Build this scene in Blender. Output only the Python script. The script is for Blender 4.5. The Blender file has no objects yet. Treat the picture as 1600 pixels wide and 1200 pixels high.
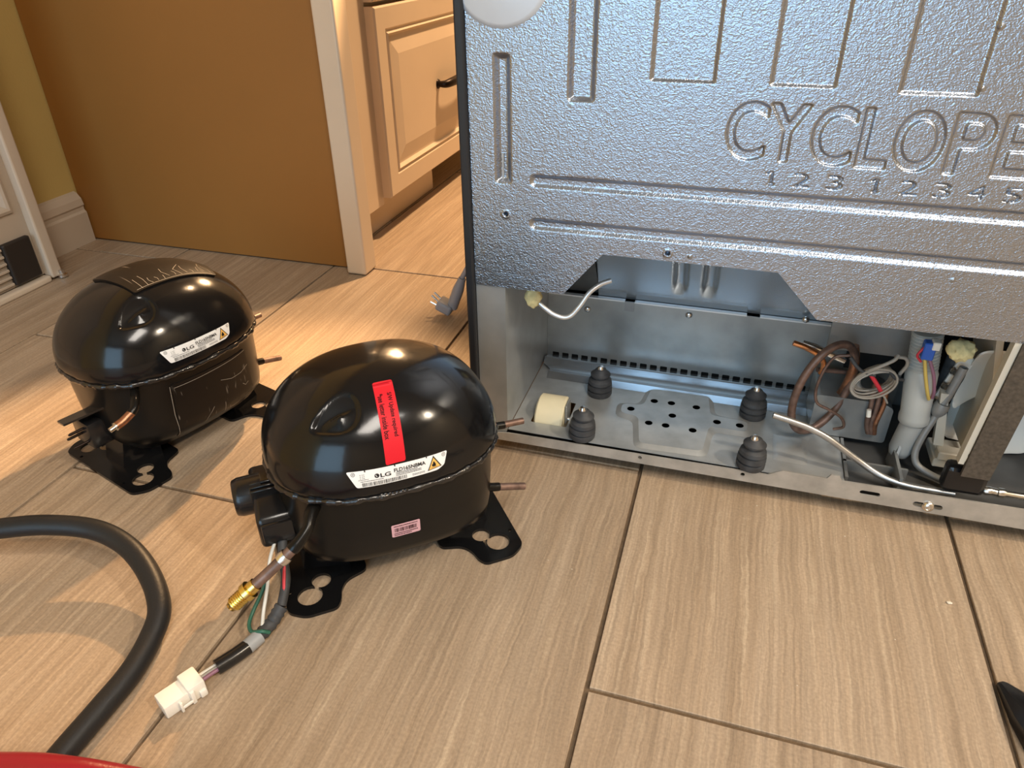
import bpy, bmesh, math, random
import numpy as np
from mathutils import Vector, Matrix
from mathutils.geometry import tessellate_polygon

random.seed(4)
S = bpy.context.scene
COL = S.collection
PI = math.pi

# ------------------------------------------------------------------ camera
cam = bpy.data.objects.new('camera', bpy.data.cameras.new('camera'))
COL.objects.link(cam)
R_ = Vector((0.95630, 0.29217, -0.01088)); U_ = Vector((-0.14529, 0.50717, 0.84951)); F_ = Vector((-0.25372, 0.81081, -0.52746))
cam.matrix_world = Matrix(((R_.x, U_.x, -F_.x, 0.05557), (R_.y, U_.y, -F_.y, -0.36566), (R_.z, U_.z, -F_.z, 0.51293), (0, 0, 0, 1)))
cam.data.sensor_width = 36.0
cam.data.lens = 25.676
cam.data.clip_start = 0.02
S.camera = cam

# ------------------------------------------------------------------ colour management, world, lights
S.view_settings.view_transform = 'Standard'
S.view_settings.look = 'None'
S.view_settings.exposure = 0.0
S.view_settings.gamma = 1.0
S.view_settings.use_curve_mapping = False
w = bpy.data.worlds.new('world'); S.world = w; w.use_nodes = True
w.node_tree.nodes['Background'].inputs[0].default_value = (0.9, 0.8, 0.68, 1)
w.node_tree.nodes['Background'].inputs[1].default_value = 0.0


def lamp(name, kind, loc, target, power, color, **kw):
    d = bpy.data.lights.new(name, kind); d.energy = power; d.color = color
    for k, v in kw.items(): setattr(d, k, v)
    o = bpy.data.objects.new(name, d); COL.objects.link(o); o.location = loc
    o.rotation_euler = (Vector(target) - Vector(loc)).to_track_quat('-Z', 'Y').to_euler()
    return o


WARM = (1.0, 0.62, 0.31)
lamp('work_lamp', 'SPOT', (-0.45, 0.88, 0.65), (-0.42, -0.12, 0.0), 50, WARM, spot_size=math.radians(64), spot_blend=0.6, shadow_soft_size=0.012)
lamp('ceiling_lamp', 'AREA', (0.10, 1.80, 2.42), (0.10, 1.80, 0), 124, (1.0, 0.65, 0.36), shape='DISK', size=0.16)
lamp('ceiling_lamp', 'AREA', (2.20, -0.42, 2.42), (2.2, -0.42, 0), 68, (1.0, 0.84, 0.64), shape='DISK', size=0.16)
lamp('added_fill', 'AREA', (0.95, -1.35, 2.42), (0.95, -1.35, 0), 64, (1.0, 0.92, 0.82), shape='RECTANGLE', size=0.6, size_y=1.2)  # added overhead fill to lift the floor and bay, no known fixture
lamp('daylight_door', 'AREA', (-0.35, -2.98, 1.10), (-0.35, 0, 1.10), 50, (0.50, 0.76, 1.0), shape='RECTANGLE', size=1.6, size_y=2.0)

# ------------------------------------------------------------------ materials


def mat(name, base=(.5, .5, .5), rough=.5, metal=0., bump=None, var=None, coat=0., spec=.5, trans=0., ior=1.45, bdist=.001):
    """bump=(scale, strength); var=(scale, amount) mottles the base colour; object coordinates throughout"""
    m = bpy.data.materials.new(name); m.use_nodes = True
    nt = m.node_tree; b = nt.nodes['Principled BSDF']
    b.inputs['Base Color'].default_value = (*base, 1)
    b.inputs['Roughness'].default_value = rough
    b.inputs['Metallic'].default_value = metal
    b.inputs['Coat Weight'].default_value = coat
    b.inputs['Coat Roughness'].default_value = .05
    b.inputs['Specular IOR Level'].default_value = spec
    b.inputs['Transmission Weight'].default_value = trans
    b.inputs['IOR'].default_value = ior
    tc = nt.nodes.new('ShaderNodeTexCoord')
    if var:
        n = nt.nodes.new('ShaderNodeTexNoise'); n.inputs['Scale'].default_value = var[0]; n.inputs['Detail'].default_value = 5
        nt.links.new(tc.outputs['Object'], n.inputs['Vector'])
        r = nt.nodes.new('ShaderNodeMapRange'); r.inputs[1].default_value = .3; r.inputs[2].default_value = .7
        r.inputs[3].default_value = 1 - var[1]; r.inputs[4].default_value = 1 + var[1]
        nt.links.new(n.outputs['Fac'], r.inputs[0])
        mx = nt.nodes.new('ShaderNodeVectorMath'); mx.operation = 'SCALE'; mx.inputs[0].default_value = base
        nt.links.new(r.outputs[0], mx.inputs['Scale']); nt.links.new(mx.outputs[0], b.inputs['Base Color'])
    if bump:
        n = nt.nodes.new('ShaderNodeTexNoise'); n.inputs['Scale'].default_value = bump[0]; n.inputs['Detail'].default_value = 3
        nt.links.new(tc.outputs['Object'], n.inputs['Vector'])
        bp = nt.nodes.new('ShaderNodeBump'); bp.inputs['Strength'].default_value = bump[1]; bp.inputs['Distance'].default_value = bdist
        nt.links.new(n.outputs['Fac'], bp.inputs['Height']); nt.links.new(bp.outputs[0], b.inputs['Normal'])
    return m


def tile_mat():
    m = bpy.data.materials.new('vein_cut_tile'); m.use_nodes = True
    nt = m.node_tree; L = nt.links; N = nt.nodes; b = N['Principled BSDF']
    tc = N.new('ShaderNodeTexCoord'); oi = N.new('ShaderNodeObjectInfo')
    off = N.new('ShaderNodeVectorMath'); off.operation = 'SCALE'; off.inputs[0].default_value = (31.7, 17.3, 0)
    L.new(oi.outputs['Random'], off.inputs['Scale'])
    add = N.new('ShaderNodeVectorMath'); L.new(tc.outputs['Object'], add.inputs[0]); L.new(off.outputs[0], add.inputs[1])
    # slow sideways drift so the veins wander
    dr = N.new('ShaderNodeTexNoise'); dr.inputs['Scale'].default_value = 9; dr.inputs['Detail'].default_value = 3
    L.new(add.outputs[0], dr.inputs['Vector'])
    ds = N.new('ShaderNodeVectorMath'); ds.operation = 'MULTIPLY_ADD'; ds.inputs[1].default_value = (.012, 0, 0)
    L.new(dr.outputs['Color'], ds.inputs[0]); L.new(add.outputs[0], ds.inputs[2])
    dr2 = N.new('ShaderNodeTexNoise'); dr2.inputs['Scale'].default_value = 90; dr2.inputs['Detail'].default_value = 2
    L.new(add.outputs[0], dr2.inputs['Vector'])
    ds2 = N.new('ShaderNodeVectorMath'); ds2.operation = 'MULTIPLY_ADD'; ds2.inputs[1].default_value = (.003, 0, 0)
    L.new(dr2.outputs['Color'], ds2.inputs[0]); L.new(ds.outputs[0], ds2.inputs[2])

    def band(sx, sy, det):
        mp = N.new('ShaderNodeMapping'); mp.inputs['Scale'].default_value = (sx, sy, 1)
        L.new(ds2.outputs[0], mp.inputs['Vector'])
        n = N.new('ShaderNodeTexNoise'); n.inputs['Scale'].default_value = 1; n.inputs['Detail'].default_value = det; n.inputs['Roughness'].default_value = .65
        L.new(mp.outputs[0], n.inputs['Vector']); return n
    n1 = band(48, 1.1, 4); n2 = band(330, 7, 3); n3 = band(125, 2.6, 4)
    r1 = N.new('ShaderNodeValToRGB'); e = r1.color_ramp.elements
    e[0].position = .30; e[0].color = (.315, .228, .150, 1); e[1].position = .70; e[1].color = (.425, .325, .230, 1)
    x = r1.color_ramp.elements.new(.5); x.color = (.37, .275, .188, 1)
    L.new(n1.outputs['Fac'], r1.inputs[0])
    r2 = N.new('ShaderNodeMapRange'); r2.inputs[1].default_value = .35; r2.inputs[2].default_value = .68; r2.inputs[3].default_value = .82; r2.inputs[4].default_value = 1.18
    L.new(n2.outputs['Fac'], r2.inputs[0])
    s1 = N.new('ShaderNodeVectorMath'); s1.operation = 'SCALE'; L.new(r1.outputs[0], s1.inputs[0]); L.new(r2.outputs[0], s1.inputs['Scale'])
    # thin pale veins
    r3 = N.new('ShaderNodeValToRGB'); e = r3.color_ramp.elements
    e[0].position = .56; e[0].color = (0, 0, 0, 1); e[1].position = .72; e[1].color = (1, 1, 1, 1)
    br = N.new('ShaderNodeTexNoise'); br.inputs['Scale'].default_value = 60; br.inputs['Detail'].default_value = 4; br.inputs['Roughness'].default_value = .7
    L.new(add.outputs[0], br.inputs['Vector'])
    bm_ = N.new('ShaderNodeMath'); bm_.operation = 'MULTIPLY_ADD'; bm_.inputs[1].default_value = .30; bm_.inputs[2].default_value = -.15; L.new(br.outputs['Fac'], bm_.inputs[0])
    sm_ = N.new('ShaderNodeMath'); sm_.operation = 'ADD'; L.new(n3.outputs['Fac'], sm_.inputs[0]); L.new(bm_.outputs[0], sm_.inputs[1])
    L.new(sm_.outputs[0], r3.inputs[0])
    mx = N.new('ShaderNodeMix'); mx.data_type = 'RGBA'; mx.inputs[7].default_value = (.56, .44, .31, 1)
    mf = N.new('ShaderNodeMath'); mf.operation = 'MULTIPLY'; mf.inputs[1].default_value = .55; L.new(r3.outputs[0], mf.inputs[0])
    L.new(mf.outputs[0], mx.inputs[0]); L.new(s1.outputs[0], mx.inputs[6])
    hv = N.new('ShaderNodeMapRange'); hv.inputs[3].default_value = .94; hv.inputs[4].default_value = 1.05; L.new(oi.outputs['Random'], hv.inputs[0])
    sp = N.new('ShaderNodeTexNoise'); sp.inputs['Scale'].default_value = 420; sp.inputs['Detail'].default_value = 3; L.new(add.outputs[0], sp.inputs['Vector'])
    spr = N.new('ShaderNodeMapRange'); spr.inputs[1].default_value = .3; spr.inputs[2].default_value = .7; spr.inputs[3].default_value = .88; spr.inputs[4].default_value = 1.12; L.new(sp.outputs['Fac'], spr.inputs[0])
    hm = N.new('ShaderNodeMath'); hm.operation = 'MULTIPLY'; L.new(hv.outputs[0], hm.inputs[0]); L.new(spr.outputs[0], hm.inputs[1])
    s2 = N.new('ShaderNodeVectorMath'); s2.operation = 'SCALE'; L.new(mx.outputs[2], s2.inputs[0]); L.new(hm.outputs[0], s2.inputs['Scale'])
    L.new(s2.outputs[0], b.inputs['Base Color'])
    b.inputs['Roughness'].default_value = .48; b.inputs['Specular IOR Level'].default_value = .4
    bp = N.new('ShaderNodeBump'); bp.inputs['Strength'].default_value = .22; bp.inputs['Distance'].default_value = .001
    L.new(n2.outputs['Fac'], bp.inputs['Height']); L.new(bp.outputs[0], b.inputs['Normal'])
    return m


def leather_metal():
    m = mat('embossed_galvanised_steel', (.375, .415, .48), .28, .97)
    nt = m.node_tree; L = nt.links; N = nt.nodes; b = N['Principled BSDF']
    tc = N.new('ShaderNodeTexCoord')
    wob = N.new('ShaderNodeTexNoise'); wob.inputs['Scale'].default_value = 170; wob.inputs['Detail'].default_value = 2
    L.new(tc.outputs['Object'], wob.inputs['Vector'])
    ma = N.new('ShaderNodeVectorMath'); ma.operation = 'MULTIPLY_ADD'; ma.inputs[1].default_value = (.008, .008, .008)
    L.new(wob.outputs['Color'], ma.inputs[0]); L.new(tc.outputs['Object'], ma.inputs[2])
    mp = N.new('ShaderNodeMapping'); mp.inputs['Scale'].default_value = (440, 440, 660); L.new(ma.outputs[0], mp.inputs['Vector'])
    v = N.new('ShaderNodeTexVoronoi'); v.feature = 'SMOOTH_F1'; v.inputs['Smoothness'].default_value = .6; v.inputs['Scale'].default_value = 1
    L.new(mp.outputs[0], v.inputs['Vector'])
    n = N.new('ShaderNodeTexNoise'); n.inputs['Scale'].default_value = 720; n.inputs['Detail'].default_value = 3; L.new(tc.outputs['Object'], n.inputs['Vector'])
    ad = N.new('ShaderNodeMath'); ad.operation = 'ADD'; L.new(v.outputs['Distance'], ad.inputs[0]); L.new(n.outputs['Fac'], ad.inputs[1])
    bp = N.new('ShaderNodeBump'); bp.inputs['Strength'].default_value = .36; bp.inputs['Distance'].default_value = .0008
    L.new(ad.outputs[0], bp.inputs['Height']); L.new(bp.outputs[0], b.inputs['Normal'])
    return m


def scratched(name, base, rough, amount):
    m = mat(name, base, rough, 0, spec=.3)
    nt = m.node_tree; L = nt.links; N = nt.nodes; b = N['Principled BSDF']
    tc = N.new('ShaderNodeTexCoord')
    tot = None
    for ang, sc in ((.5, (260, 9, 60)), (-.35, (230, 11, 45)), (1.2, (300, 8, 50))):
        mp = N.new('ShaderNodeMapping'); mp.inputs['Rotation'].default_value = (.2, .1, ang); mp.inputs['Scale'].default_value = sc
        L.new(tc.outputs['Object'], mp.inputs['Vector'])
        n = N.new('ShaderNodeTexNoise'); n.inputs['Scale'].default_value = 1; n.inputs['Detail'].default_value = 1; L.new(mp.outputs[0], n.inputs['Vector'])
        r = N.new('ShaderNodeMapRange'); r.inputs[1].default_value = .72; r.inputs[2].default_value = .80; L.new(n.outputs['Fac'], r.inputs[0])
        if tot is None: tot = r.outputs[0]
        else:
            mm = N.new('ShaderNodeMath'); mm.operation = 'MAXIMUM'; L.new(tot, mm.inputs[0]); L.new(r.outputs[0], mm.inputs[1]); tot = mm.outputs[0]
    mx = N.new('ShaderNodeMix'); mx.data_type = 'RGBA'; mx.inputs[6].default_value = (*base, 1); mx.inputs[7].default_value = (.28, .24, .2, 1)
    f = N.new('ShaderNodeMath'); f.operation = 'MULTIPLY'; f.inputs[1].default_value = amount; L.new(tot, f.inputs[0])
    L.new(f.outputs[0], mx.inputs[0]); L.new(mx.outputs[2], b.inputs['Base Color'])
    return m


M = {
    'tile': tile_mat(),
    'grout': mat('grout', (.135, .09, .052), .9, bump=(700, .5), var=(160, .18)),
    'yellow_wall': mat('yellow_wall_paint', (.56, .41, .14), .75, bump=(220, .3), var=(4, .04)),
    'cream_wall': mat('cream_wall_paint', (.40, .34, .25), .8, bump=(200, .2)),
    'ceiling': mat('ceiling_paint', (.50, .47, .42), .85, bump=(120, .2)),
    'baseboard': mat('baseboard_gloss_paint', (.56, .47, .37), .4, var=(12, .03)),  # base lowered to hold some of the corner's shade
    'mustard': mat('mustard_panel', (.29, .128, .026), .55, bump=(90, .05), var=(3, .05)),
    'cream': mat('cream_cabinet_paint', (.66, .53, .39), .42, bump=(150, .04), var=(8, .03)),
    'unit_white': mat('shaded_off_white_lacquer', (.40, .33, .26), .45, var=(10, .04)),  # off-white darkened so the colour carries the corner's shade
    'iron': mat('dark_bronze', (.022, .014, .011), .38, .7, bump=(300, .2)),
    'vent': mat('dark_vent_plastic', (.018, .014, .012), .5, bump=(250, .1)),
    'stone': mat('worktop_stone', (.12, .10, .085), .25, var=(60, .5)),
    'black_paint': mat('gloss_black_enamel', (.006, .006, .0065), .16, 0, bump=(30, .22), coat=.10, bdist=.0018, spec=.36),
    'black_body': mat('satin_black_enamel', (.006, .0055, .005), .28, 0, bump=(38, .12), coat=.05, bdist=.0015, spec=.28),
    'black_bead': mat('black_weld_bead', (.012, .011, .011), .22, 0, bump=(260, .9), coat=.4),
    'black_plastic': mat('black_plastic', (.011, .0105, .011), .22, bump=(240, .05)),
    'matte_patch': scratched('scuffed_black_pad', (.010, .0075, .006), .45, .7),
    'side_patch': scratched('scuffed_black_film', (.008, .0065, .0055), .34, .5),
    'copper': mat('tarnished_copper', (.40, .20, .12), .40, .9, var=(140, .35)),
    'copper_bright': mat('bright_copper', (.78, .36, .17), .28, 1.0, var=(160, .15)),
    'copper_dark': mat('oxidised_copper_tube', (.20, .13, .105), .48, .6, var=(120, .3)),
    'brass': mat('brass', (.80, .62, .20), .24, 1.0, var=(200, .1)),
    'steel': mat('bright_steel', (.70, .69, .67), .25, 1.0, var=(60, .1)),
    'tube_steel': mat('coated_steel_tube', (.46, .45, .43), .34, .85, var=(90, .1)),
    'grey_tube': mat('grey_painted_tube', (.27, .27, .265), .5, .3, var=(80, .15)),
    'white_tube': mat('white_aluminium_tube', (.70, .71, .72), .36, .7),
    'galv_rear': mat('rear_wall_steel', (.35, .365, .365), .33, .55, bump=(14, .12), var=(34, .12), bdist=.003),
    'lit_edge': mat('lit_sheet_edge', (.78, .80, .81), .3, .25),  # pale tone paints in the light along the flange edge
    'scuff': mat('pale_scuff', (.30, .26, .21), .7),
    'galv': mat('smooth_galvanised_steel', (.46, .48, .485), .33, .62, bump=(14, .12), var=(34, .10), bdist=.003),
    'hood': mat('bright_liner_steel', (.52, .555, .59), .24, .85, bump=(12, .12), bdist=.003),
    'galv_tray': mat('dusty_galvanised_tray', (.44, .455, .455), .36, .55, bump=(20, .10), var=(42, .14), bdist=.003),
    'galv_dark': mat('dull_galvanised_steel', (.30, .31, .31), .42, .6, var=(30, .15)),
    'leather': leather_metal(),
    'fridge_side': mat('charcoal_fridge_side', (.016, .018, .022), .35, bump=(300, .1)),
    'rail': mat('galvanised_base_rail', (.45, .43, .395), .38, .5, var=(45, .18)),
    'rubber': mat('black_rubber', (.040, .042, .046), .6, bump=(200, .2), var=(90, .3)),
    'hose_rubber': mat('black_hose_rubber', (.010, .0115, .014), .45, bump=(420, .18)),
    'red_hose': mat('red_hose_rubber', (.26, .010, .018), .32, bump=(420, .12)),
    'nylon': mat('cream_nylon', (.66, .60, .42), .5, var=(30, .06)),
    'foam': mat('yellow_foam', (.72, .64, .34), .9, bump=(160, .8), var=(120, .2)),
    'white_plastic': mat('white_plastic', (.80, .77, .70), .4, var=(40, .03)),
    'shroud': mat('ivory_plastic', (.58, .54, .46), .45, var=(20, .05)),
    'fan': mat('pale_fan_plastic', (.80, .79, .74), .35),
    'fan_shade': mat('shaded_fan_plastic', (.40, .38, .33), .5),  # fan plastic toned down for shade, not used by any part
    'frosted': mat('frosted_grey_plastic', (.62, .64, .62), .35, trans=.35, var=(30, .06)),
    'frosted_dark': mat('milky_drain_cup', (.44, .45, .44), .4, trans=.2, var=(30, .06)),
    'pan': mat('dark_grey_drain_pan', (.075, .075, .075), .5, var=(30, .2)),
    'strut': mat('dusty_brown_steel_strut', (.10, .086, .07), .55, .5, bump=(420, .3), var=(300, .25)),
    'strip': mat('ivory_seal_strip', (.58, .55, .47), .6),
    'blue': mat('blue_plastic', (.03, .12, .52), .4),
    'wire_red': mat('red_wire', (.55, .03, .05), .4),
    'wire_yellow': mat('yellow_wire', (.62, .46, .12), .4),
    'wire_white': mat('white_wire', (.62, .62, .58), .4),
    'wire_green': mat('green_wire', (.03, .12, .08), .4),
    'wire_purple': mat('mauve_wire', (.25, .12, .18), .4),
    'wire_grey': mat('grey_wire', (.30, .28, .25), .45),
    'tape': mat('grey_tape', (.30, .31, .32), .45),
    'plug': mat('grey_plug_plastic', (.30, .30, .32), .42),
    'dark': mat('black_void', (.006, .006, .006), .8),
    'label_white': mat('white_label', (.80, .80, .79), .35),
    'label_red': mat('red_label', (.62, .014, .024), .5, spec=.2),
    'label_pink': mat('pink_label', (.62, .36, .40), .45),
    'label_amber': mat('amber_label', (.80, .47, .12), .45),
    'ink': mat('black_ink', (.008, .008, .009), .5),
    'ink_red': mat('dark_red_ink', (.018, .0, .002), .6, spec=.2),
    'smooth_disc': mat('smooth_plug_film', (.56, .63, .72), .32, .2, bump=(25, .15), bdist=.004),
    'debris': mat('pale_grit', (.70, .62, .50), .8),
}

# ------------------------------------------------------------------ mesh helpers


def bm_obj(name, bm, m, parent=None, smooth=None, loc=None):
    """smooth: None = flat, number = smooth with that angle in degrees"""
    bmesh.ops.recalc_face_normals(bm, faces=bm.faces[:])
    me = bpy.data.meshes.new(name); bm.to_mesh(me); bm.free()
    return me_obj(name, me, m, parent, smooth, loc)


def me_obj(name, me, m, parent=None, smooth=None, loc=None):
    me.materials.clear(); me.materials.append(m if not isinstance(m, str) else M[m])
    if smooth is not None:
        me.polygons.foreach_set('use_smooth', [True] * len(me.polygons))
        if smooth < 179:
            try: me.set_sharp_from_angle(angle=math.radians(smooth))
            except Exception: pass
    o = bpy.data.objects.new(name, me); COL.objects.link(o)
    if parent is not None:
        o.parent = parent
    if loc is not None: o.location = loc
    return o


def wpart(name, bm, m, parent, smooth=None, label=None):
    """part given in world coordinates, hung under an unrotated root"""
    root = parent
    off = Vector((0, 0, 0))
    while root is not None:
        off += Vector(root.location); root = root.parent
    bm.transform(Matrix.Translation(-off))
    o = bm_obj(name, bm, m, parent, smooth)
    if label: o['label'] = label
    return o


def thing(name, label, cat, loc=(0, 0, 0), rz=0, group=None):
    o = bpy.data.objects.new(name, None); COL.objects.link(o); o.empty_display_size = .05
    o.location = loc; o.rotation_euler = (0, 0, rz); o['label'] = label; o['category'] = cat
    if group: o['group'] = group
    return o


def structure(o):
    o['kind'] = 'structure'; return o


def box(bm, lo, hi, bev=0, seg=2):
    g = bmesh.ops.create_cube(bm, size=1)
    vs = g['verts']
    for v in vs:
        v.co = Vector([lo[i] + (v.co[i] + .5) * (hi[i] - lo[i]) for i in range(3)])
    if bev:
        es = list({e for v in vs for e in v.link_edges})
        bmesh.ops.bevel(bm, geom=es, offset=bev, segments=seg, affect='EDGES', profile=.5)
    return bm


def B(lo, hi, bev=0, seg=2):
    return box(bmesh.new(), lo, hi, bev, seg)


def frame_from(axis):
    a = Vector(axis).normalized()
    t = Vector((0, 0, 1)) if abs(a.z) < .9 else Vector((1, 0, 0))
    u = a.cross(t).normalized(); v = a.cross(u)
    return a, u, v


def lathe(bm, p, axis, prof, n=24, cap=True):
    """prof = [(distance along axis, radius)]"""
    a, u, v = frame_from(axis); p = Vector(p); rings = []
    for h, r in prof:
        rings.append([bm.verts.new(p + a * h + (u * math.cos(t) + v * math.sin(t)) * r) for t in (2 * PI * k / n for k in range(n))])
    for A, C in zip(rings, rings[1:]):
        for k in range(n): bm.faces.new((A[k], A[(k + 1) % n], C[(k + 1) % n], C[k]))
    if cap:
        bm.faces.new(rings[0]); bm.faces.new(rings[-1])
    return bm


def spline(pts, n=8):
    P = [Vector(q) for q in pts]
    P = [P[0] * 2 - P[1]] + P + [P[-1] * 2 - P[-2]]
    out = []
    for i in range(1, len(P) - 2):
        for k in range(n):
            t = k / n; a, b, c, d = P[i - 1:i + 3]
            out.append(.5 * ((2 * b) + (c - a) * t + (2 * a - 5 * b + 4 * c - d) * t * t + (3 * b - a - 3 * c + d) * t ** 3))
    out.append(P[-2]); return out


def tube(bm, pts, r, n=10, sub=8, hollow=0., close=False):
    path = spline(pts, sub) if sub else [Vector(q) for q in pts]
    k = len(path)
    if close: tang = [(path[(i + 1) % k] - path[i - 1]).normalized() for i in range(k)]
    else: tang = [(path[min(i + 1, k - 1)] - path[max(i - 1, 0)]).normalized() for i in range(k)]
    a, u, v = frame_from(tang[0]); rings = []
    for i, p in enumerate(path):
        t = tang[i]; u = (u - t * u.dot(t)).normalized(); v = t.cross(u)
        rr = r(i / (k - 1)) if callable(r) else r
        rings.append([bm.verts.new(p + (u * math.cos(2 * PI * j / n) + v * math.sin(2 * PI * j / n)) * rr) for j in range(n)])
    pairs = list(zip(rings, rings[1:]))
    if close: pairs.append((rings[-1], rings[0]))
    for A, C in pairs:
        for j in range(n): bm.faces.new((A[j], A[(j + 1) % n], C[(j + 1) % n], C[j]))
    if close: return bm
    for ring, t, sgn in ((rings[0], tang[0], 1), (rings[-1], tang[-1], -1)):
        if hollow:
            c = sum((q.co for q in ring), Vector()) / n
            inn = [bm.verts.new(c + (q.co - c) * hollow) for q in ring]
            dep = [bm.verts.new(q.co + t * sgn * r0(r) * 1.5) for q in inn]
            for j in range(n):
                bm.faces.new((ring[j], ring[(j + 1) % n], inn[(j + 1) % n], inn[j]))
                bm.faces.new((inn[j], inn[(j + 1) % n], dep[(j + 1) % n], dep[j]))
            bm.faces.new(dep)
        else: bm.faces.new(ring)
    return bm


def r0(r): return r(0) if callable(r) else r


def T(pts, r, **k): return tube(bmesh.new(), pts, r, **k)


def plate(bm, outer, holes, f, t, slopes=None):
    """flat plate with holes: 2D loops mapped by f(u, v, w) with w = 0 .. t"""
    loops = [outer] + list(holes)
    flat = [[Vector((a, b, 0)) for a, b in L] for L in loops]
    tris = tessellate_polygon(flat)
    pts = [q for L in loops for q in L]
    top = [bm.verts.new(f(a, b, t)) for a, b in pts]; bot = [bm.verts.new(f(a, b, 0)) for a, b in pts]
    for a, b, c in tris:
        try:
            bm.faces.new((top[a], top[b], top[c])); bm.faces.new((bot[c], bot[b], bot[a]))
        except ValueError: pass
    i = 0
    for L in loops:
        n = len(L)
        for k in range(n):
            a, b = i + k, i + (k + 1) % n
            bm.faces.new((top[a], top[b], bot[b], bot[a]))
        i += n
    return bm


def circ(x, y, r, n=16, ry=None):
    return [(x + r * math.cos(2 * PI * k / n), y + (ry or r) * math.sin(2 * PI * k / n)) for k in range(n)]


def rrect(x0, y0, x1, y1, r, n=4):
    out = []
    for cx, cy, a in ((x1 - r, y0 + r, -PI / 2), (x1 - r, y1 - r, 0), (x0 + r, y1 - r, PI / 2), (x0 + r, y0 + r, PI)):
        for k in range(n + 1):
            t = a + PI / 2 * k / n; out.append((cx + r * math.cos(t), cy + r * math.sin(t)))
    return out


def rpoly(pts, r, n=4):
    """round the corners of a polygon"""
    out = []; k = len(pts)
    for i in range(k):
        p, a, b = Vector(pts[i]), Vector(pts[i - 1]), Vector(pts[(i + 1) % k])
        da, db = a - p, b - p; rr = min(r, da.length * .48, db.length * .48)
        s, e = p + da.normalized() * rr, p + db.normalized() * rr
        for j in range(n + 1):
            t = j / n; q = s * (1 - t) ** 2 + p * 2 * t * (1 - t) + e * t * t; out.append((q.x, q.y))
    return out


def inset(pts, d):
    out = []; k = len(pts)
    area = sum(pts[i - 1][0] * pts[i][1] - pts[i][0] * pts[i - 1][1] for i in range(k))
    s = 1 if area > 0 else -1
    for i in range(k):
        p, a, b = Vector(pts[i]), Vector(pts[i - 1]), Vector(pts[(i + 1) % k])
        e1, e2 = (p - a).normalized(), (b - p).normalized()
        n1, n2 = Vector((-e1.y, e1.x)) * s, Vector((-e2.y, e2.x)) * s
        m = (n1 + n2); L = m.length
        m = m / L if L > 1e-6 else n1
        q = p + m * (d / max(.35, m.dot(n1))); out.append((q.x, q.y))
    return out


XZ = lambda y: (lambda a, b, t: Vector((a, y - t, b)))
XY = lambda z: (lambda a, b, t: Vector((a, b, z + t)))


def text_mesh(body, bold=0.0):
    c = bpy.data.curves.new('lettering', 'FONT'); c.body = body; c.resolution_u = 7; c.offset = bold
    o = bpy.data.objects.new('lettering', c); COL.objects.link(o)
    dg = bpy.context.evaluated_depsgraph_get(); me = bpy.data.meshes.new_from_object(o.evaluated_get(dg))
    bpy.data.objects.remove(o); bpy.data.curves.remove(c)
    return me


def text_bm(body, x0, y0, w, h, bold=0.0, rot=None):
    """lettering stretched into the box (x0, y0, w, h); w=None keeps the aspect"""
    me = text_mesh(body, bold); bm = bmesh.new(); bm.from_mesh(me); bpy.data.meshes.remove(me)
    xs = [v.co.x for v in bm.verts]; ys = [v.co.y for v in bm.verts]
    a, b, c, d = min(xs), max(xs), min(ys), max(ys)
    sy = h / (d - c); sx = (w / (b - a)) if w else sy
    for v in bm.verts: v.co = Vector(((v.co.x - a) * sx + x0, (v.co.y - c) * sy + y0, 0))
    return bm


def poly_bm(polys):
    bm = bmesh.new()
    for p in polys: bm.faces.new([bm.verts.new((a, b, 0)) for a, b in p])
    bmesh.ops.triangulate(bm, faces=[f for f in bm.faces if len(f.verts) > 4])
    return bm


def cut(bm, step):
    for ax in (0, 1):
        cs = [v.co[ax] for v in bm.verts]; a, b = min(cs), max(cs)
        k = math.floor(a / step) + 1
        while k * step < b:
            co = [0, 0, 0]; no = [0, 0, 0]; co[ax] = k * step; no[ax] = 1
            bmesh.ops.bisect_plane(bm, geom=bm.verts[:] + bm.edges[:] + bm.faces[:], plane_co=co, plane_no=no); k += 1
    return bm


def warp(name, bm, m, parent, f, off, step=None, label=None):
    if step: cut(bm, step)
    for v in bm.verts:
        P, N = f(v.co.x, v.co.y); v.co = P + N * off
    me = bpy.data.meshes.new(name)
    # keep the outward side
    bm.normal_update(); bm.to_mesh(me); bm.free()
    o = me_obj(name, me, m, parent, 179)
    if label: o['label'] = label
    return o


# ------------------------------------------------------------------ room shell
GW = .004; TW = .31; TL = .615
X0, X1, Y0, Y1 = -1.16, 2.9, -3.0, 3.1
fl = structure(bm_obj('floor', B((X0 - .1, Y0 - .1, -.06), (X1 + .1, Y1 + .1, -.0035)), 'grout'))


def tile_mesh(w_, l_):
    bm = B((-w_ / 2, -l_ / 2, -.009), (w_ / 2, l_ / 2, 0), .0005, 1)
    bmesh.ops.recalc_face_normals(bm, faces=bm.faces[:])
    me = bpy.data.meshes.new('tile'); bm.to_mesh(me); bm.free(); me.materials.append(M['tile']); return me


TM = {}
JOINT = {0: 0.0, -1: .287, -2: .1145, 1: .44, -3: .36, -4: .05, 2: .2, 3: .02, 4: .31, 5: .12, 6: .48, 7: .25, 8: .06, 9: .35}
for c in range(-4, 10):
    xa, xb = max(c * TW, X0), min((c + 1) * TW, X1)
    if xb - xa < .03: continue
    j = JOINT[c] - TL * 6
    while j < Y1:
        ya, yb = max(j, Y0), min(j + TL, Y1); j += TL
        if yb - ya < .03: continue
        k = (round(xb - xa, 3), round(yb - ya, 3))
        if k not in TM: TM[k] = tile_mesh(k[0] - GW, k[1] - GW)
        o = bpy.data.objects.new('tile', TM[k]); COL.objects.link(o); o.parent = fl; o.location = ((xa + xb) / 2, (ya + yb) / 2, 0)

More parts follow.
